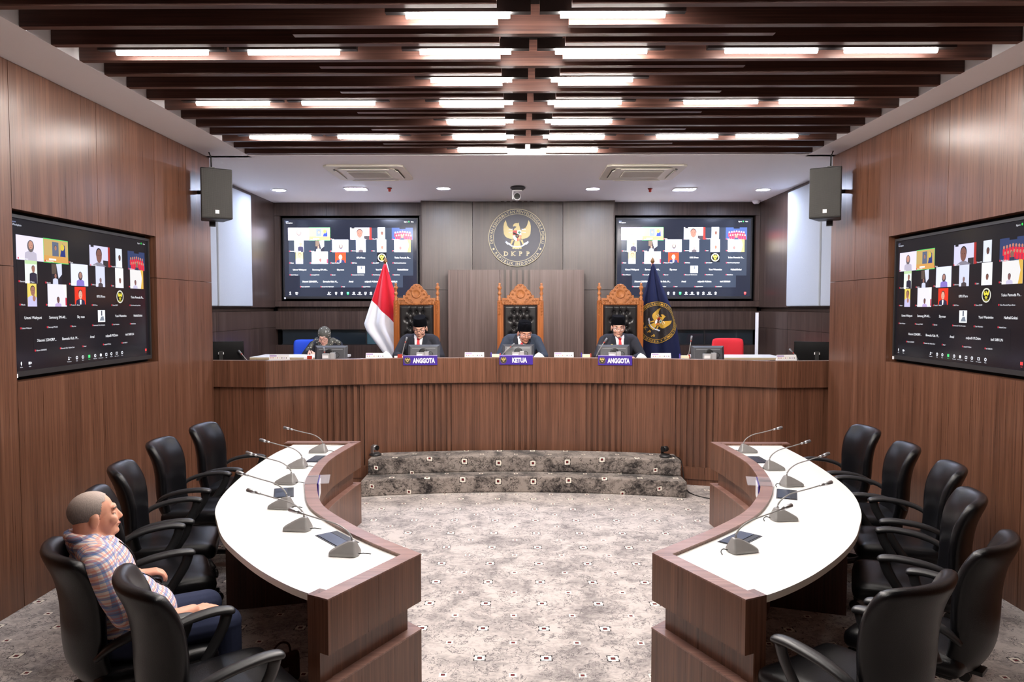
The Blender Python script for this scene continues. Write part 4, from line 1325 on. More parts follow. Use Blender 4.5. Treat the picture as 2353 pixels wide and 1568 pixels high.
# ------------------------------------------------------------------ things on the bench
def on_desk(px, D):      # column of the photograph -> x at depth D on the desk
    return (px - 1192) / 1655.0 * D
def desk_pt(px, r):      # column of the photograph -> point on the desk, r behind the bench front
    D = 8.6
    for _ in range(6):
        x = on_desk(px, D)
        D = CY + math.sqrt((RB + r) ** 2 - (x - CX) ** 2) if abs(x - CX) < 2.9 else 7.8 + r
    return (x, D, DESK)
def make_monitor(w=.385, h=.205):
    r = empty('monitor')
    m = T(0, 0, .012, rx=-.22)
    v = [(-w / 2, 0, 0), (w / 2, 0, 0), (w / 2, 0, h), (-w / 2, 0, h), (-w / 2 + .03, -.028, .02), (w / 2 - .03, -.028, .02), (w / 2 - .03, -.028, h - .03), (-w / 2 + .03, -.028, h - .03)]
    MB().add(v, [(3, 2, 6, 7), (0, 4, 5, 1), (1, 5, 6, 2), (0, 3, 7, 4), (4, 7, 6, 5), (0, 1, 2, 3)], 0, False, m).box(-w / 2, 0, 0, w / 2, .012, h, 0, m).build('housing', 'monitor_grey', r, .003)
    MB().box(-w / 2 + .006, .012, .006, w / 2 - .006, .014, h - .006, 0, m).build('screen', 'glossblack', r)
    MB().box(-.14, -.031, h - .055, .14, -.027, h - .045, 0, m).build('vent_slot', 'grey_plastic', r)
    MB().lathe([(.05, 0), (.05, .018), (.035, .02)], 18, 0, T(0, -.03, .125, rx=PI / 2 - .1)).build('mount', 'black_plastic', r)
    MB().box(-.085, -.11, 0, .085, -.025, .012).box(-.075, -.10, .012, .015, -.035, .125).build('stand', 'light_plastic', r, .003)
    MB().box(.018, -.104, .012, .07, -.03, .135).build('stand_cover', 'light_plastic', r, .003)
    MB().box(-.07, -.106, .07, -.005, -.1, .105).build('sticker', 'paper', r)
    MB().tube(smooth_line([(.05, -.05, .11), (.09, -.06, .135), (.115, -.06, .11), (.10, -.06, .08), (.06, -.05, .06)], 14), .004, 6).build('cable', 'black_plastic', r)
    return r
M['monitor_grey'] = plain('monitor_housing_grey', (70, 71, 76), .4)
mon0 = make_monitor()
MONS = [(758, 8.66, 0, 'monitor back in front of the woman in the patterned headscarf'), (973, 8.80, 0, 'monitor back in front of the official beside the red and white flag'),
        (1191, 8.82, 0, 'monitor back in front of the official in the middle'), (1411, 8.80, 0, 'monitor back in front of the official beside the navy flag'), (1627, 8.66, 0, 'monitor back in front of the empty red chair')]
for i, (px, D, a, lab) in enumerate(MONS):
    o = mon0 if i == 0 else copy_tree(mon0)
    o.location = desk_pt(px, .47)
    tag(o, 'dark ' + lab, 'monitor', 'monitors on the bench')
# two black monitors at the ends, turned inwards
for x, y, a, lab in ((-3.42, 8.22, .45, 'black monitor at the left end of the bench against the wall'), (3.40, 8.22, -.45, 'black monitor at the right end of the bench against the wall')):
    r = tag(empty('monitor', (x, y, DESK), a), lab, 'monitor', 'monitors on the bench')
    m = T(0, 0, .03, rx=-.12)
    MB().box(-.25, -.02, 0, .25, .01, .24, 0, m).build('housing', 'glossblack', r, .006)
    MB().box(-.09, -.06, 0, .09, .06, .012).box(-.02, -.06, .012, .02, -.03, .16).build('stand', 'black_plastic', r)
    MB().box(-.03, -.04, .125, .03, -.034, .15).build('sticker', 'paper', r)

def make_calendar():
    r = empty('desk_calendar')
    v = [(-.115, -.04, 0), (.115, -.04, 0), (.115, 0, .128), (-.115, 0, .128), (-.115, .05, 0), (.115, .05, 0)]
    MB().add(v, [(0, 1, 2, 3), (3, 2, 5, 4), (0, 3, 4), (1, 5, 2), (0, 4, 5, 1)]).build('card', 'paper', r)
    ny, nz = -.964, .266
    def strip(x0, x1, t0, t1, mt, nm):
        q = lambda x, t: (x, -.04 + .04 * t + ny * .001, .128 * t + .001)
        MB().add([q(x0, t0), q(x1, t0), q(x1, t1), q(x0, t1)], [(0, 1, 2, 3)]).build(nm, mt, r)
    strip(-.11, -.03, .82, .95, 'lilac', 'printed_tab')
    for k in range(8): strip(-.10 + k * .026, -.10 + k * .026 + .012, .66, .76, ('rose_print', 'rose_print', 'cream', 'rose_print', 'cream', 'ac_dark', 'lilac', 'ac_dark')[k], 'printed_figure')
    return r
cal0 = make_calendar()
for i, (px, D, lab) in enumerate(((639, 8.34, 'white desk calendar near the left end of the bench'), (862, 8.62, 'white desk calendar on the bench below the red and white flag'), (1090, 8.72, 'white desk calendar on the bench, left of the middle official'),
                                 (1296, 8.72, 'white desk calendar on the bench, right of the middle official'), (1519, 8.62, 'white desk calendar on the bench below the navy flag'), (1806, 8.30, 'white desk calendar near the right end of the bench'))):
    o = cal0 if i == 0 else copy_tree(cal0)
    o.location = desk_pt(px, .32)
    o.rotation_euler = (0, 0, (1192 - px) / 1655 * -.3)
    tag(o, lab, 'calendar', 'calendars along the bench')

def make_bench_mic(h, lean):
    r = empty('desk_microphone')
    MB().lathe([(.05, 0), (.05, .018), (.02, .03), (.008, .034)], 18).build('base', 'dark_plastic', r)
    pts = smooth_line([(0, 0, .03), (lean * .15, 0, h * .35), (lean * .55, 0, h * .7), (lean, .02, h)], 14)
    MB().tube(pts, .0055, 8).build('gooseneck', 'mic_grey', r)
    d = (Vector(pts[-1]) - Vector(pts[-3])).normalized(); p = Vector(pts[-1])
    MB().tube([p - d * .01, p + d * .04], .011, 10).build('capsule', 'grey_plastic', r)
    MB().tube([p - d * .03, p - d * .018], .009, 10).build('light_ring', 'sensor_red', r)
    return r
for px, D, h, lean, lab in ((748, 8.55, .16, -.03, 'gooseneck microphone beside the woman in the patterned headscarf'), (922, 8.74, .27, .05, 'gooseneck microphone in front of the official beside the red and white flag'), (1146, 8.74, .20, .16, 'gooseneck microphone in front of the middle official'),
                           (1368, 8.74, .26, .12, 'gooseneck microphone in front of the official beside the navy flag'), (1581, 8.62, .29, .04, 'upright gooseneck microphone in front of the empty red chair'), (568, 8.25, .14, -.10, 'small gooseneck microphone at the left end of the bench'), (1836, 8.25, .16, -.08, 'small gooseneck microphone at the right end of the bench')):
    r = make_bench_mic(h, lean)
    r.location = desk_pt(px, .40)
    tag(r, lab, 'microphone', 'microphones along the bench')

# note pads, papers and tissues on the ledge
for px, D, lab, mt in ((1139, 8.66, 'cream note box left of the middle monitor', 'cream'), (1347, 8.66, 'cream note box left of the right official\'s monitor', 'cream'), (1573, 8.60, 'cream note box beside the upright microphone', 'cream')):
    r = tag(empty('note_box', desk_pt(px, .30)), lab, 'note box', 'note boxes along the bench')
    MB().box(-.045, -.04, 0, .045, .04, .105).build('box', mt, r, .003)
    MB().box(.046, -.02, .02, .06, .02, .115).build('red_clip', 'sensor_red', r)
    MB().tube([(-.055, 0, 0), (-.055, 0, .125)], .007, 8).build('pen', 'purple', r)
for px, D, lab in ((1238, 8.66, 'crumpled white tissue beside the middle official\'s arm'), (1472, 8.66, 'crumpled white tissue beside the right official\'s arm'), (886, 8.64, 'white folded napkin in front of the red and white flag')):
    r = tag(empty('paper_tissue', desk_pt(px, .30)), lab, 'tissue', 'tissues along the bench')
    def tis(i, j, s=px):
        a = 2 * PI * i; rr = .07 * (1 - j) ** .6 * (1 + .25 * math.sin(3 * a + s)) + .004
        return (rr * math.cos(a) * 1.2, rr * math.sin(a) * .6, (.125 if s > 900 else .15) * j + .02 * math.sin(2 * a + s) * (j > .1) * (1 - j))
    MB().grid(tis, 16, 6).build('sheet', 'paper', r)
for px, D, lab in ((915, 8.56, 'small red and white card left of the left official\'s monitor'), (706, 8.40, 'small red and white card left of the woman\'s monitor')):
    r = tag(empty('place_card', desk_pt(px, .30)), lab, 'card')
    MB().box(-.05, -.005, 0, .05, .005, .092).build('card', 'paper', r)
    MB().box(-.01, -.012, .05, .045, -.005, .112).build('red_flash', 'sensor_red', r)

# purple name boards on the bench front
def name_board(px, word, lab):
    ang = math.asin((on_desk(px, 8.24) - CX) / RB)
    x, y = CX + (RB - .012) * math.sin(ang), CY + (RB - .012) * math.cos(ang)
    r = tag(empty('name_board', (x, y, 1.345), -ang), lab, 'sign', 'purple name boards on the bench')
    MB().box(-.192, 0, 0, .192, .01, .105).build('board', 'purple', r)
    MB().box(-.192, .0, .105, .192, .03, .109).build('top_flange', 'lilac', r)
    e = MB().prism(circ(0, 0, .036, 28), 0, .003, mat=T(-.145, 0, .052, rx=PI / 2)).build('crest_disc', 'mark_dark', r)
    for k, z in (('ring', .0045), ('eagle', .0045)):
        V, F = EMB[k][1]
        sc = .038 if k == 'ring' else .05
        plate(V, F, sc, .003, z, T(-.145, 0, .052 + (0 if k == 'ring' else .002))).build('crest_' + k, 'gold', e)
    v, f, w = text2d(word, 0, .053, .054, .045)
    tw = .17 if word == 'KETUA' else .25
    v = [(.04 + p[0] * tw / w, p[1]) for p in v]
    plate(v, f, 1.0, 0, .002).build('lettering', 'letter_white', r)
name_board(967, 'ANGGOTA', 'purple board reading ANGGOTA below the official beside the red and white flag')
name_board(1186, 'KETUA', 'purple board reading KETUA in the middle of the bench')
name_board(1412, 'ANGGOTA', 'purple board reading ANGGOTA below the official beside the navy flag')

# ------------------------------------------------------------------ furniture behind the bench
def side_table(x0, x1, y0, y1, lab):
    r = tag(empty('side_table', ((x0 + x1) / 2, (y0 + y1) / 2, DAIS)), lab, 'table', 'pale tables behind the bench')
    w, d = (x1 - x0) / 2, (y1 - y0) / 2
    MB().box(-w, -d, .715, w, d, .745).build('table_top', 'laminate', r, .003)
    MB().box(-w, -d - .002, .712, w, -d, .742).build('edge_band', plain('tan_edge', (196, 178, 146), .5), r)
    for sx in (-1, 1):
        for sy in (-1, 1):
            MB().box(sx * (w - .04) - .02, sy * (d - .04) - .02, 0, sx * (w - .04) + .02, sy * (d - .04) + .02, .715).build('leg', 'silver', r)
    return r
side_table(-3.55, -2.35, 9.45, 10.05, 'pale table in front of the woman in the patterned headscarf')
side_table(2.35, 3.50, 9.45, 10.05, 'pale table in front of the red chair')
pt = tag(MB().box(-.15, -.10, 0, .15, .10, .004).box(-.05, -.12, .004, .22, .08, .007, 0, T(rz=.15)).build('paper_sheets', 'paper'), 'loose white sheets on the pale table beside the woman', 'paper')
pt.location = (-3.0, 9.75, DAIS + .745)
def fabric_chair(name, x, y, w, h, mt, lab):
    r = tag(empty(name, (x, y, DAIS)), lab, 'chair')
    def bk(u, v): return (u * w / 2, -.03 * u * u, .46 + (h - .46) / 2 + v * (h - .46) / 2), (0, 1, 0)
    fix_normals(pad(bk, 8, 8, lambda u, v: .03 * (1 - .4 * max(abs(u), abs(v)) ** 6)).build('backrest', mt, r, 0, 1))
    def st(u, v): return (u * w / 2, -.24 + v * .22, .45), (0, 0, 1)
    fix_normals(pad(st, 8, 8, lambda u, v: .04 * (1 - .4 * max(abs(u), abs(v)) ** 6)).build('seat', mt, r, 0, 1))
    for sx in (-1, 1):
        for yy in (-.42, -.05):
            MB().tube([(sx * w * .42, yy, 0), (sx * w * .42, yy, .42)], .014, 8).build('leg', 'chrome', r)
    return r
fabric_chair('blue_fabric_chair', -3.10, 10.62, .46, .93, 'blue_chair', 'bright blue fabric chair behind the woman in the patterned headscarf')
fabric_chair('red_fabric_chair', 2.99, 10.35, .46, .965, 'red_chair', 'bright red fabric chair behind the pale table on the right')
wpole = tag(MB().box(-.018, -.018, DAIS, .018, .018, 1.925).build('white_pole', 'paper'), 'upright white pole against the dark wall beside the red chair', 'pole')
wpole.location = (3.50, 10.62, 0)
# camera controller on the sill seen through the right window
# ------------------------------------------------------------------ ceiling and wall fittings
def cassette(x, y, lab):
    r = tag(empty('ceiling_air_conditioner', (x, y, ZC)), lab, 'air conditioner', 'ceiling air conditioners')
    MB().prism([(-.45, -.40), (-.40, -.45), (.40, -.45), (.45, -.40), (.45, .40), (.40, .45), (-.40, .45), (-.45, .40)], -.022, 0).build('panel', 'ac', r)
    MB().prism([(-.30, -.34), (.30, -.34), (.34, -.30), (.34, .30), (.30, .34), (-.30, .34), (-.34, .30), (-.34, -.30)], -.030, -.022).build('inner_panel', 'ac', r, .004)
    g = MB().box(-.23, -.20, -.034, .23, .20, -.030).build('grille', 'ac_dark', r)
    me = MB().box(-.23, -.0055, -.038, .23, .0055, -.034).mesh('grille_bar', 'ac')
    for k in range(14):
        o = bpy.data.objects.new('grille_bar', me); COL.objects.link(o); o.parent = g; o.location = (0, -.185 + k * .0285, 0)
    for k in range(4):
        m = T(rz=k * PI / 2)
        MB().prism([(-.26, -.375), (.26, -.375), (.30, -.345), (.27, -.318), (-.27, -.318), (-.30, -.345)], -.026, -.0215, 0, m).build('outlet', 'ac_dark', r)
        MB().prism([(-.25, -.368), (.25, -.368), (.285, -.346), (.26, -.332), (-.26, -.332), (-.285, -.346)], -.034, -.028, 0, m @ T(rx=.03)).build('flap', 'ac', r)
cassette(-1.755, 8.57, 'square ivory ceiling air conditioner on the left')
cassette(1.44, 8.58, 'square ivory ceiling air conditioner on the right')
for x, y, lab in ((-3.257, 9.84, 'round lit downlight above the left white wall panel'), (-1.008, 9.72, 'round lit downlight left of the ceiling camera'), (.993, 9.77, 'round lit downlight right of the ceiling camera'), (3.303, 9.86, 'round lit downlight above the right white wall panel')):
    r = tag(empty('downlight', (x, y, ZC)), lab, 'ceiling light', 'round downlights')
    MB().lathe([(.105, -.001), (.105, -.010), (.088, -.012), (.088, -.001)], 28, 0).build('trim_ring', 'white', r)
    MB().lathe([(.0, -.006), (.087, -.006), (.087, -.004), (0, -.004)], 28, 0, smooth=False).build('diffuser', 'down', r)
for x, y, lab in ((-2.187, 9.74, 'flat square lit ceiling light near the left air conditioner'), (2.234, 9.82, 'flat square lit ceiling light near the right air conditioner')):
    r = tag(empty('square_ceiling_light', (x, y, ZC)), lab, 'ceiling light', 'square ceiling lights')
    MB().box(-.15, -.10, -.012, .15, .10, 0).build('trim_ring', 'white', r)
    MB().box(-.13, -.08, -.016, .13, .08, -.012).build('diffuser', 'down', r)
for x, y, lab in ((-1.731, 9.71, 'small red fire sensor on the ceiling below the left air conditioner'), (1.765, 9.78, 'small red fire sensor on the ceiling below the right air conditioner')):
    r = tag(empty('fire_sensor', (x, y, ZC)), lab, 'sensor', 'red ceiling sensors')
    MB().lathe([(.012, -.05), (.02, -.04), (.018, -.02), (.03, -.012), (.03, 0)], 14).build('body', 'sensor_red', r)
    MB().lathe([(.034, -.006), (.034, 0)], 14).build('flange', 'black_plastic', r)
r = tag(empty('smoke_detector', (3.555, 10.9, ZC)), 'small white dome detector on the ceiling in the right back corner', 'detector')
MB().lathe([(.03, -.05), (.05, -.035), (.06, -.015), (.06, 0)], 18).build('body', 'white', r)
MB().lathe([(.008, -.062), (.016, -.055), (.016, -.05)], 12).build('sensor', 'dark_plastic', r)

def ptz(name, inverted, mt, lab, loc, rz):
    r = tag(empty(name, loc, rz), lab, 'camera')
    k = -1 if inverted else 1
    f = lambda pr: [(a, b * k) for a, b in pr][::k]
    MB().lathe(f([(.085, 0), (.10, .012), (.10, .025), (.075, .045), (.055, .05)]), 24).build('base', 'dark_plastic', r)
    a = MB()
    a.box(-.075, -.03, min(k * .05, k * .062), .055, .03, max(k * .05, k * .062))
    a.box(-.075, -.03, min(k * .05, k * .17), -.060, .03, max(k * .05, k * .17))
    a.build('yoke', mt, r, .004)
    h = MB().tube([(-.01, .055, k * .135), (-.01, .04, k * .135), (-.01, -.05, k * .135)], [.030, .046, .046], 20).build('head', mt, r)
    MB().tube([(-.01, -.05, k * .135), (-.01, -.062, k * .135)], .041, 20).tube([(-.01, -.062, k * .135), (-.01, -.066, k * .135)], .026, 18).build('lens', 'glossblack', h)
    return r
ptz('ceiling_camera', True, 'white', 'swivelling video camera hanging from the ceiling in the middle', (-.012, 9.62, ZC), 0)
ptz('step_camera', False, 'silver', 'silver swivelling video camera standing at the left end of the top step', (-1.60, 7.96, .348), .9).scale = (.68, .68, .68)
ptz('step_camera', False, 'black_plastic', 'black swivelling video camera standing at the right end of the top step', (1.62, 7.90, .348), -.9).scale = (.68, .68, .68)
cb = tag(MB().tube(smooth_line([(1.70, 7.93, .36), (1.80, 7.93, .30), (1.82, 7.82, .05), (1.86, 7.62, .008), (2.05, 7.42, .006), (2.35, 7.35, .006)], 30), .006, 6).build('floor_cable', 'black_plastic'), 'thin black cable trailing from the right step camera to the floor', 'cable')

def speaker(x, y, rz, s, lab):
    r = tag(empty('wall_speaker', (x, y, 2.885), rz), lab, 'loudspeaker', 'loudspeakers on the side walls')
    MB().prism([(-.15, -.16), (.15, -.16), (.11, .14), (-.11, .14)], 0, .50).build('cabinet', 'black_plastic', r, .01)
    MB().box(-.142, -.168, .012, .142, -.158, .488).build('grille', 'grille', r, .004)
    MB().box(-.018, -.171, .05, .018, -.167, .085).build('badge', 'paper', r)
    br = MB().box(-.03, .14, -.05, .03, .16, .56)
    br.tube([(0, .15, .30), (s * .16, .22, .30)], .02, 8); br.tube([(0, .15, .56), (-s * .0, .16, .66), (s * .02, .17, .72)], .008, 6)
    br.build('bracket', 'black_plastic', r)
speaker(-3.09, 7.34, .55, -1, 'black loudspeaker high on the left wall corner')
speaker(3.11, 7.34, -.55, 1, 'black loudspeaker high on the right wall corner')
# ------------------------------------------------------------------ people
def E_(c, r, tg, rot=None): return ('e', Vector(c), Vector(r) if not isinstance(r, (int, float)) else Vector((r, r, r)), rot or Matrix.Identity(3), tg)
def K_(a, ra, b, rb, tg): return ('c', Vector(a), ra, Vector(b), rb, tg)

def moved(prims, m):
    out = []
    R = m.to_3x3()
    for p in prims:
        if p[0] == 'e': out.append(('e', m @ p[1], p[2], R @ p[3], p[4]))
        else: out.append(('c', m @ p[1], p[2], m @ p[3], p[4], p[5]))
    return out

def prim_mesh(b, p):
    if p[0] == 'e':
        q = MB().ball((0, 0, 0), tuple(p[2]), 22, 14)
        m = Matrix.Translation(p[1]) @ p[3].to_4x4()
        b.add(q.v, q.f, 0, True, m)
    else:
        _, a, ra, c, rc, _t = p
        d = (c - a).normalized()
        path, rad = [], []
        for i in range(1, 6):
            t = -PI / 2 + PI / 2 * i / 5; path.append(a + d * ra * math.sin(t)); rad.append(max(ra * math.cos(t), 1e-3))
        for i in range(0, 5):
            t = PI / 2 * i / 5; path.append(c + d * rc * math.sin(t)); rad.append(max(rc * math.cos(t), 1e-3))
        b.tube(path, rad, 16)

def sdf(p, P):
    if p[0] == 'e':
        R = np.array(p[3]); c = np.array(p[1]); r = np.array(p[2])
        q = (P - c) @ R
        return (np.sqrt(((q / r) ** 2).sum(1)) - 1) * r.min()
    a, ra, c, rc = np.array(p[1]), p[2], np.array(p[3]), p[4]
    d = c - a
    t = np.clip(((P - a) @ d) / (d @ d), 0, 1)
    return np.linalg.norm(P - a - t[:, None] * d, axis=1) - (ra + (rc - ra) * t)

def body(name, prims, tags, parent, voxel=.007, smooth=4, bias=None):
    """one continuous skin over all the shapes; each face takes the cloth or skin of the shape it lies on"""
    b = MB()
    for p in prims: prim_mesh(b, p)
    tmp = b.build('tmp_body', 'skin')
    rm = tmp.modifiers.new('r', 'REMESH'); rm.mode = 'VOXEL'; rm.voxel_size = voxel
    sm = tmp.modifiers.new('s', 'SMOOTH'); sm.factor = .5; sm.iterations = smooth
    dg = bpy.context.evaluated_depsgraph_get()
    me = bpy.data.meshes.new_from_object(tmp.evaluated_get(dg))
    bpy.data.objects.remove(tmp)
    n = len(me.polygons)
    cen = np.empty(n * 3); me.polygons.foreach_get('center', cen); cen = cen.reshape(-1, 3)
    best = np.full(n, 1e9); idx = np.zeros(n, int)
    for p in prims:
        d = sdf(p, cen) + (bias or {}).get(p[-1], 0.0)
        k = tags.index(p[-1])
        m = d < best
        best[m] = d[m]; idx[m] = k
    me.materials.clear()
    for t in tags: me.materials.append(M[t])
    me.polygons.foreach_set('material_index', idx.astype(np.int32))
    me.polygons.foreach_set('use_smooth', [True] * n)
    me.update(); me.name = name
    o = bpy.data.objects.new(name, me); COL.objects.link(o)
    if parent is not None: o.parent = parent
    vco = [v.co.copy() for v in me.vertices]
    bvh = BVHTree.FromPolygons(vco, [tuple(p.vertices) for p in me.polygons if p.material_index == 0])
    return o, bvh

def head_shapes(skin, wide=1.0, ear=True):
    w = wide
    s = [E_((-.012, 0, .045), (.098, .077 * w, .086), skin), E_((.028, 0, -.012), (.072, .063 * w, .088), skin), E_((.040, 0, -.062), (.052, .050 * w, .042), skin),
         E_((.080, 0, -.086), (.020, .024, .018), skin), E_((.086, 0, .038), (.016, .048, .014), skin),
         K_((.092, 0, .022), .009, (.110, 0, -.018), .0125, skin), E_((.101, .012, -.023), .009, skin), E_((.101, -.012, -.023), .009, skin),
         E_((.072, .040, -.020), (.026, .024, .026), skin), E_((.072, -.040, -.020), (.026, .024, .026), skin),
         E_((.094, 0, -.046), (.012, .026, .008), skin), E_((.092, 0, -.058), (.011, .023, .008), skin)]
    if ear:
        for k in (-1, 1):
            s += [E_((-.006, k * .080 * w, .0), (.022, .010, .034), skin, Matrix.Rotation(.25, 3, 'Y')), E_((-.010, k * .082 * w, -.024), (.012, .008, .014), skin)]
    return s

def face_parts(parent, H, skin, lids=0.6, lips='lips', brow='hair_black'):
    """eyes, brows and mouth; H places them in the parent's space"""
    for k in (-1, 1):
        e = MB().ball((.076, k * .032, .010), (.0125, .015, .0115), 14, 10, 0, H).build('eye', 'eye_white', parent)
        MB().ball((.0855, k * .032, .008), (.0042, .006, .006), 10, 6, 0, H).build('iris', 'iris', e)
        MB().ball((.0765, k * .032, .0150), (.0135, .0165, .0105 * lids + .001), 14, 8, 0, H).build('eyelid', skin, e)
        MB().tube(xf([(.098, k * .014, .034), (.096, k * .030, .039), (.082, k * .050, .035)], H), [.003, .0042, .0025], 6).build('eyebrow', brow, parent)
    MB().tube(xf([(.094, -.022, -.052), (.1045, -.008, -.0515), (.1055, 0, -.0525), (.1045, .008, -.0515), (.094, .022, -.052)], H), [.0015, .0036, .004, .0036, .0015], 6).build('lips', lips, parent)

def glasses(parent, H, mat, lens=True):
    g = MB()
    for k in (-1, 1):
        pts = [(.112 - abs(k * .034 + .024 * math.cos(a)) * .12, k * .034 + .024 * math.cos(a), .008 + .018 * math.sin(a)) for a in [2 * PI * i / 20 for i in range(21)]]
        g.tube(xf(pts, H), .0022, 6, caps=False)
        g.tube(xf([(.104, k * .058, .014), (.06, k * .080, .016), (.0, k * .086, .014)], H), .0022, 6)
    g.tube(xf([(.112, -.011, .012), (.113, 0, .015), (.112, .011, .012)], H), .0022, 6)
    o = g.build('glasses', mat, parent)
    return o

def peci(parent, H, crease=0.0):
    b = MB()
    n = 36
    rings = [(.1035, .0865, .046, 0), (.1035, .0865, .052, 1), (.100, .083, .10, 1), (.096, .078, .150, 1), (.090, .072, .1535, 1), (.060, .045, .150, 1), (.001, .001, .149, 1)]
    v = []
    for rx, ry, z, t in rings:
        for k in range(n):
            a = 2 * PI * k / n
            zz = z + (.010 * math.cos(a) if z < .1 else 0) - (crease * max(0, math.cos(a)) * (abs(math.sin(a))) * .02 if z > .12 else 0)
            v.append((-.010 + rx * math.cos(a), ry * math.sin(a), zz))
    f = [(i * n + k, i * n + (k + 1) % n, (i + 1) * n + (k + 1) % n, (i + 1) * n + k) for i in range(len(rings) - 1) for k in range(n)]
    b.add(v, f, 0, True, H)
    return b.build('cap', 'cap', parent)

def side_hair(parent, H, mat, top, back, lo, grow=.004):
    """short hair: a shell over the skull, open over the face; keep(point) decides"""
    def f(i, j):
        a = 2 * PI * i; t = -PI / 2 + PI * j
        return (-.012 + (.098 + grow) * math.cos(t) * math.cos(a), (.077 + grow) * math.cos(t) * math.sin(a), .045 + (.086 + grow) * math.sin(t))
    q = MB().grid(f, 140, 84)
    b = MB(); 
    keepf = []
    for fc in q.f:
        c = sum((Vector(q.v[i]) for i in fc), Vector()) / 4
        if back(c): keepf.append(fc)
    b.add(q.v, keepf, 0, True, H)
    o = b.build('hair', mat, parent)
    return o

def drape(bvh, poly, off, name, mat, parent, n=14):
    """patch given as left and right edge lines (y, z) laid on the chest"""
    L, R = poly
    b = MB()
    q = bvh.ray_cast(Vector((1, L[-1][0], L[-1][1])), Vector((-1, 0, 0)))[0]
    h0 = bvh.ray_cast(Vector((1, L[0][0], .985)), Vector((-1, 0, 0)))[0]
    last = [h0.x if h0 is not None else (q.x if q is not None else .05)]
    def f(i, j):
        t = j * (len(L) - 1); k = min(int(t), len(L) - 2); t -= k
        l = Vector(L[k]).lerp(Vector(L[k + 1]), t); r = Vector(R[k]).lerp(Vector(R[k + 1]), t)
        p = l.lerp(r, i)
        hit = bvh.ray_cast(Vector((1.0, p.x, p.y)), Vector((-1, 0, 0)))
        x = hit[0].x if hit[0] is not None else last[0]
        last[0] = x
        return (x + off, p.x, p.y)
    b.grid(f, n // 2, n)
    return b.build(name, mat, parent)

def hand_shapes(wrist, d, up, tg, spread=.7, curl=.6, s=1.0, thumb=1):
    """palm and five fingers; d points along the fingers, up out of the back of the hand, thumb side = thumb * (d x up)"""
    d = Vector(d).normalized(); up = Vector(up); up = (up - d * up.dot(d)).normalized(); side = d.cross(up) * thumb
    w = Vector(wrist)
    o = []
    pc = w + d * .045 * s
    for k in (-.026, -.009, .009, .026):
        o.append(K_(w + d * .012 + side * k * .7, .014 * s, w + d * .085 * s + side * k, .0115 * s, tg))
    for k, L in ((.029, .070), (.010, .080), (-.010, .074), (-.029, .058)):
        a = w + d * .085 * s + side * k
        b_ = a + (d * math.cos(curl * .5) - up * math.sin(curl * .5) + side * k * spread) * L * .45 * s
        c = b_ + (d * math.cos(curl * 1.3) - up * math.sin(curl * 1.3)) * L * .32 * s
        e = c + (d * math.cos(curl * 1.9) - up * math.sin(curl * 1.9)) * L * .25 * s
        o += [K_(a, .0098 * s, b_, .0088 * s, tg), K_(b_, .0088 * s, c, .008 * s, tg), K_(c, .008 * s, e, .007 * s, tg)]
    a = w + d * .025 * s + side * .026
    b_ = a + (d * .75 + side * .6 - up * .25).normalized() * .040 * s
    c = b_ + (d * .95 + side * .15 - up * .3).normalized() * .030 * s
    o += [K_(a, .013 * s, b_, .0105 * s, tg), K_(b_, .0105 * s, c, .0085 * s, tg)]
    return o

def HM(loc, yaw=0, pitch=0, roll=0, s=1.0):
    """head placement: pitch > 0 looks down, yaw > 0 turns to the person's left"""
    return Matrix.Translation(loc) @ Matrix.Rotation(yaw, 4, 'Z') @ Matrix.Rotation(pitch, 4, 'Y') @ Matrix.Rotation(roll, 4, 'X') @ Matrix.Scale(s, 4)

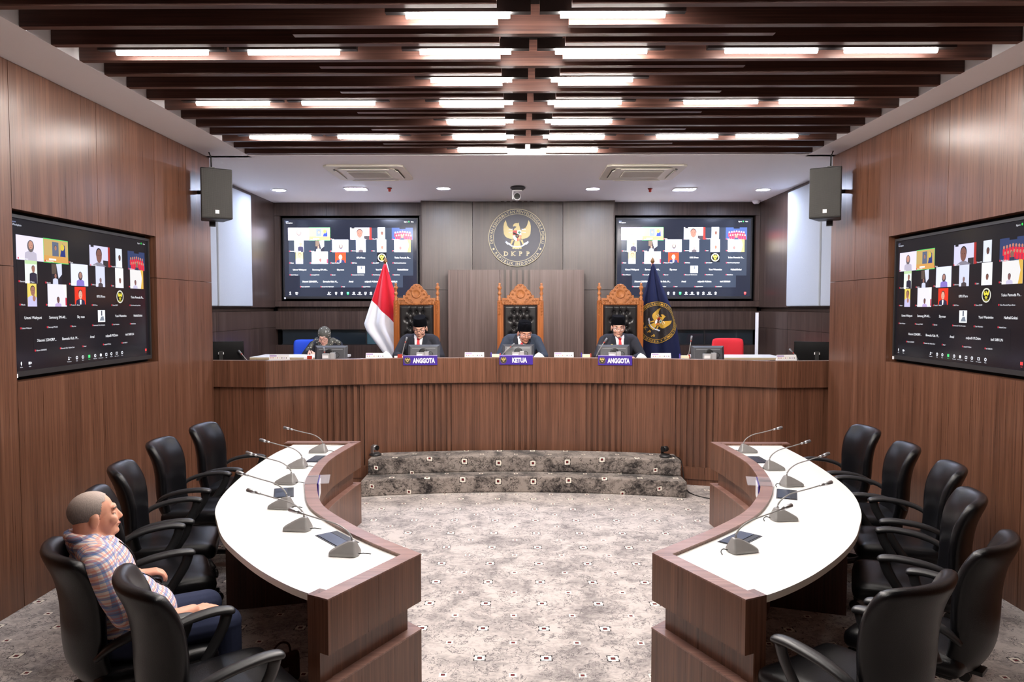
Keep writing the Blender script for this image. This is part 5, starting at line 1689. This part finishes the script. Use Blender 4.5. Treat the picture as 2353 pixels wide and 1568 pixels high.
def official(x, y, lab, suit, skin, head, pitch, yaw, glass, lean=0.0, crease=0.0, pin=True, roll=0.0):
    r = tag(empty('person', (x, y, DAIS), -PI / 2), lab, 'person', 'officials in black caps behind the bench')
    hx, hy, hz = head
    H = HM((hx, hy, hz), yaw, pitch, roll)
    sx = lean
    P = [E_((sx - .02, 0, .88), (.120, .180, .20), suit), K_((sx - .03, -.150, 1.005), .066, (sx - .03, .150, 1.005), .066, suit), E_((0, 0, .66), (.135, .175, .18), suit),
         E_((sx - .03, 0, 1.035), (.07, .13, .05), suit),
         K_((sx - .02, 0, 1.03), .052, (hx - .03, hy, hz - .06), .052, skin),
         E_((-.06, 0, .56), (.15, .18, .10), 'trousers')]
    for k in (-1, 1):
        P += [K_((sx - .03, k * .185, .985), .064, (sx + .08, k * .275, .80), .052, suit), K_((sx + .08, k * .275, .80), .052, (.30, k * .14, .785), .040, suit),
              K_((.30, k * .14, .785), .028, (.345, k * .115, .775), .027, skin)]
        P += hand_shapes((.345, k * .115, .772), (1, -k * .35, -.05), (0, 0, 1), skin, curl=.5, thumb=-k)
        P += [K_((-.03, k * .10, .55), .085, (.34, k * .12, .54), .065, 'trousers'), K_((.34, k * .12, .54), .062, (.34, k * .12, .12), .045, 'trousers'), K_((.32, k * .12, .05), .045, (.45, k * .13, .045), .04, 'cap')]
    P += moved(head_shapes(skin), H)
    o, bvh = body('body', P, [suit, skin, 'trousers', 'cap'], r, .0065, 3)
    peci(r, H, crease)
    side_hair(r, H, 'hair_black', 0, lambda c: c.z > -.02 and c.z < .075 and c.x < .035 and (c.x < -.02 or c.z > .025), 0)
    face_parts(r, H, skin, lids=1.0 if pitch > .3 else .8)
    if glass: glasses(r, H, glass)
    # open collar, tie and lapels
    zb = .70
    drape(bvh, ([(-.055, 1.05), (-.050, 1.0), (-.04, .9), (-.02, zb)], [(.055, 1.05), (.050, 1.0), (.04, .9), (.02, zb)]), .006, 'shirt_front', 'shirt_white', r)
    t = drape(bvh, ([(-.018, 1.015), (-.014, .99), (-.024, .90), (-.026, zb)], [(.018, 1.015), (.014, .99), (.024, .90), (.026, zb)]), .011, 'tie', 'tie', r)
    MB().ball((0, 0, 0), (.013, .020, .015), 10, 6, 0, T((bvh.ray_cast(Vector((1, 0, 1.01)), Vector((-1, 0, 0)))[0] or Vector((.08, 0, 0))).x + .012, 0, 1.012)).build('knot', 'tie', t)
    for k in (-1, 1):
        drape(bvh, ([(k * .058, 1.06), (k * .054, 1.0), (k * .042, .9), (k * .02, zb)], [(k * .085, 1.06), (k * .115, .99), (k * .085, .90), (k * .05, zb)]), .012, 'lapel', 'suit_lapel', r)
        drape(bvh, ([(k * .016, 1.035), (k * .03, 1.0)], [(k * .058, 1.065), (k * .055, 1.02)]), .016, 'collar', 'shirt_white', r, 6)
    if pin:
        hit = bvh.ray_cast(Vector((1, -.10, .93)), Vector((-1, 0, 0)))[0]
        MB().lathe([(.018, 0), (.018, .004), (.008, .008)], 16, 0, T(hit.x + .012, -.10, .93, ry=PI / 2)).build('badge', 'gold', r)
    return r
official(-1.245, 9.02, 'person in dark suit, red tie, black cap and glasses beside the red and white flag', 'suit', 'skin2', (.075, .02, 1.135), .34, -.05, 'glossblack', .02, pin=False)
official(.040, 9.02, 'person in blue-grey suit, red tie and black cap reading in the middle chair', 'suit_blue', 'skin3', (.095, .03, 1.075), .30, .28, 'silver', .03, 1.0)
official(1.255, 9.02, 'person in dark suit, red tie and black cap beside the navy flag', 'suit', 'skin2', (.055, -.02, 1.145), .18, -.02, 'silver', .0)

# woman writing at the side table
def woman():
    r = tag(empty('person', (-2.745, 10.30, DAIS), -PI / 2), 'person in dark jacket and patterned headscarf writing at the pale table', 'person')
    H = HM((.16, 0, .985), -.05, .45)
    sk, sc, jk = 'skin2', 'hijab', 'suit'
    P = [E_((.03, -.03, .76), (.125, .18, .19), jk), K_((.06, -.16, .87), .07, (.06, .14, .87), .07, jk), E_((-.05, -.06, .60), (.15, .18, .15), jk), E_((.07, 0, .90), (.10, .15, .075), sc),
         K_((.08, 0, .88), .075, (.13, 0, .94), .075, sc),
         K_((.05, -.19, .86), .066, (.14, -.29, .72), .05, jk), K_((.14, -.29, .72), .05, (.30, -.17, .775), .038, jk), K_((.05, .17, .86), .066, (.16, .26, .74), .05, jk), K_((.16, .26, .74), .05, (.36, .10, .775), .038, jk),
         K_((.05, -.14, .945), .030, (.17, -.24, .80), .030, sc), K_((.17, -.24, .80), .03, (.24, -.21, .74), .02, sc), K_((.08, .10, .94), .035, (.13, .20, .90), .03, sc),
         E_((-.10, -.06, .55), (.16, .18, .10), jk)]
    P += [K_((.30, -.17, .775), .027, (.335, -.15, .785), .026, sk)] + hand_shapes((.335, -.15, .785), (.8, .55, -.15), (0, 0, 1), sk, curl=.8, thumb=1)
    P += [K_((.36, .10, .775), .027, (.40, .08, .775), .026, sk)] + hand_shapes((.40, .08, .775), (.7, -.6, -.1), (0, 0, 1), sk, curl=.4, thumb=-1)
    for k in (-1, 1):
        P += [K_((-.08, -.06 + k * .1, .55), .085, (.30, k * .11, .53), .065, jk), K_((.30, k * .11, .53), .06, (.28, k * .11, .10), .045, jk), K_((.28, k * .11, .05), .042, (.40, k * .12, .045), .038, 'cap')]
    P += moved([E_((-.020, 0, .048), (.108, .090, .098), sc), E_((-.015, 0, -.02), (.088, .084, .10), sc), E_((.02, 0, -.105), (.075, .075, .04), sc)], H)
    P += moved(head_shapes(sk, .98, False), H)
    o, bvh = body('body', P, [jk, sk, sc, 'cap'], r, .007, 3)
    face_parts(r, H, sk, lids=1.0)
    glasses(r, H, 'black_plastic')
    MB().tube([(.43, -.10, .765), (.38, -.16, .87)], .005, 8).build('pen', 'glossblack', r)
woman()

# the man in the plaid shirt on the office chair
def plaid_man():
    cx, cy, ca = CH[4][0], CH[4][1], math.radians(CH[4][2])
    r = tag(empty('person', (cx, cy, 0), ca), 'person with short grey hair in blue and orange plaid shirt seated in an office chair', 'person')
    sk, sh, tr = 'skin', 'plaid', 'trousers'
    H = HM((-.160, .01, 1.090), -.08, -.10, 0, .88)
    P = [E_((-.135, 0, .84), (.128, .195, .185), sh, Matrix.Rotation(-.22, 3, 'Y')), E_((-.055, 0, .665), (.155, .180, .165), sh), E_((.02, 0, .63), (.14, .165, .125), sh),
         K_((-.180, -.160, .955), .070, (-.180, .160, .955), .070, sh), E_((-.19, 0, .99), (.075, .12, .055), sh),
         K_((-.185, 0, .985), .060, (-.185, .005, 1.07), .058, sk), E_((-.07, 0, .545), (.165, .185, .085), tr)]
    # arms: short sleeves to the elbow, bare forearms
    P += [K_((-.185, -.195, .93), .068, (-.10, -.255, .735), .060, sh), K_((-.10, -.255, .735), .060, (-.045, -.250, .70), .054, sh), K_((-.06, -.250, .70), .043, (.10, -.20, .645), .038, sk), K_((.10, -.20, .645), .038, (.19, -.15, .635), .029, sk)]
    P += hand_shapes((.19, -.15, .632), (.9, .45, -.12), (.1, 0, 1), sk, curl=.35, thumb=1)
    P += [K_((-.185, .195, .93), .068, (-.185, .275, .745), .060, sh), K_((-.185, .275, .745), .060, (-.12, .280, .735), .053, sh), K_((-.13, .280, .73), .042, (.0, .275, .722), .036, sk), K_((.0, .275, .722), .036, (.06, .268, .716), .028, sk)]
    P += hand_shapes((.06, .268, .716), (1, -.15, -.04), (0, 0, 1), sk, curl=.85, thumb=-1)
    for k in (-1, 1):
        P += [K_((-.06, k * .10, .555), .090, (.34, k * .135, .535), .070, tr), K_((.34, k * .135, .535), .068, (.36, k * .14, .14), .050, tr), K_((.34, k * .14, .055), .046, (.48, k * .15, .045), .042, 'cap')]
    P += moved(head_shapes(sk, 1.02), H)
    P += moved([E_((.045, 0, -.085), (.045, .044, .024), sk)], H)
    o, bvh = body('body', P, [sh, sk, tr, 'cap'], r, .0052, 4)
    side_hair(r, H, 'hair_thin', 0, lambda c: (c.z > .085 and c.x < .062 - abs(c.y) * .2) or (c.x < .036 - (.085 - c.z) * .25 and .03 < c.z <= .085) or (c.x < .018 and .004 < c.z <= .03) or (c.x < -.030 and -.04 < c.z <= .03), 0, .003)
    face_parts(r, H, sk, lids=.75, brow='hair_grey')
    # shirt collar, lanyard and watch strap
    col = []
    for i in range(25):
        a = 2 * PI * i / 24
        col.append((-.182 + .070 * math.cos(a) + .012 * math.cos(a), .070 * math.sin(a), 1.012 - .022 * math.cos(a)))
    MB().tube(col, .017, 8, flat=1.3, caps=False).build('collar', 'plaid', r)
    lan = []
    for t in range(12):
        z = .985 - t * .028; y = -.05 + t * .006
        hit = bvh.ray_cast(Vector((1, y, z)), Vector((-1, 0, 0)))[0]
        lan.append((hit.x + .004 if hit else -.05, y, z))
    MB().tube(lan, .006, 6, flat=.5).build('lanyard', 'black_plastic', r)
    st = []
    for i in range(17):
        a = 2 * PI * i / 16
        st.append((.035, .270 + .036 * math.cos(a), .7235 + .034 * math.sin(a)))
    MB().tube(st, .007, 6, caps=False).build('watch_strap', 'black_plastic', r)
plaid_man()
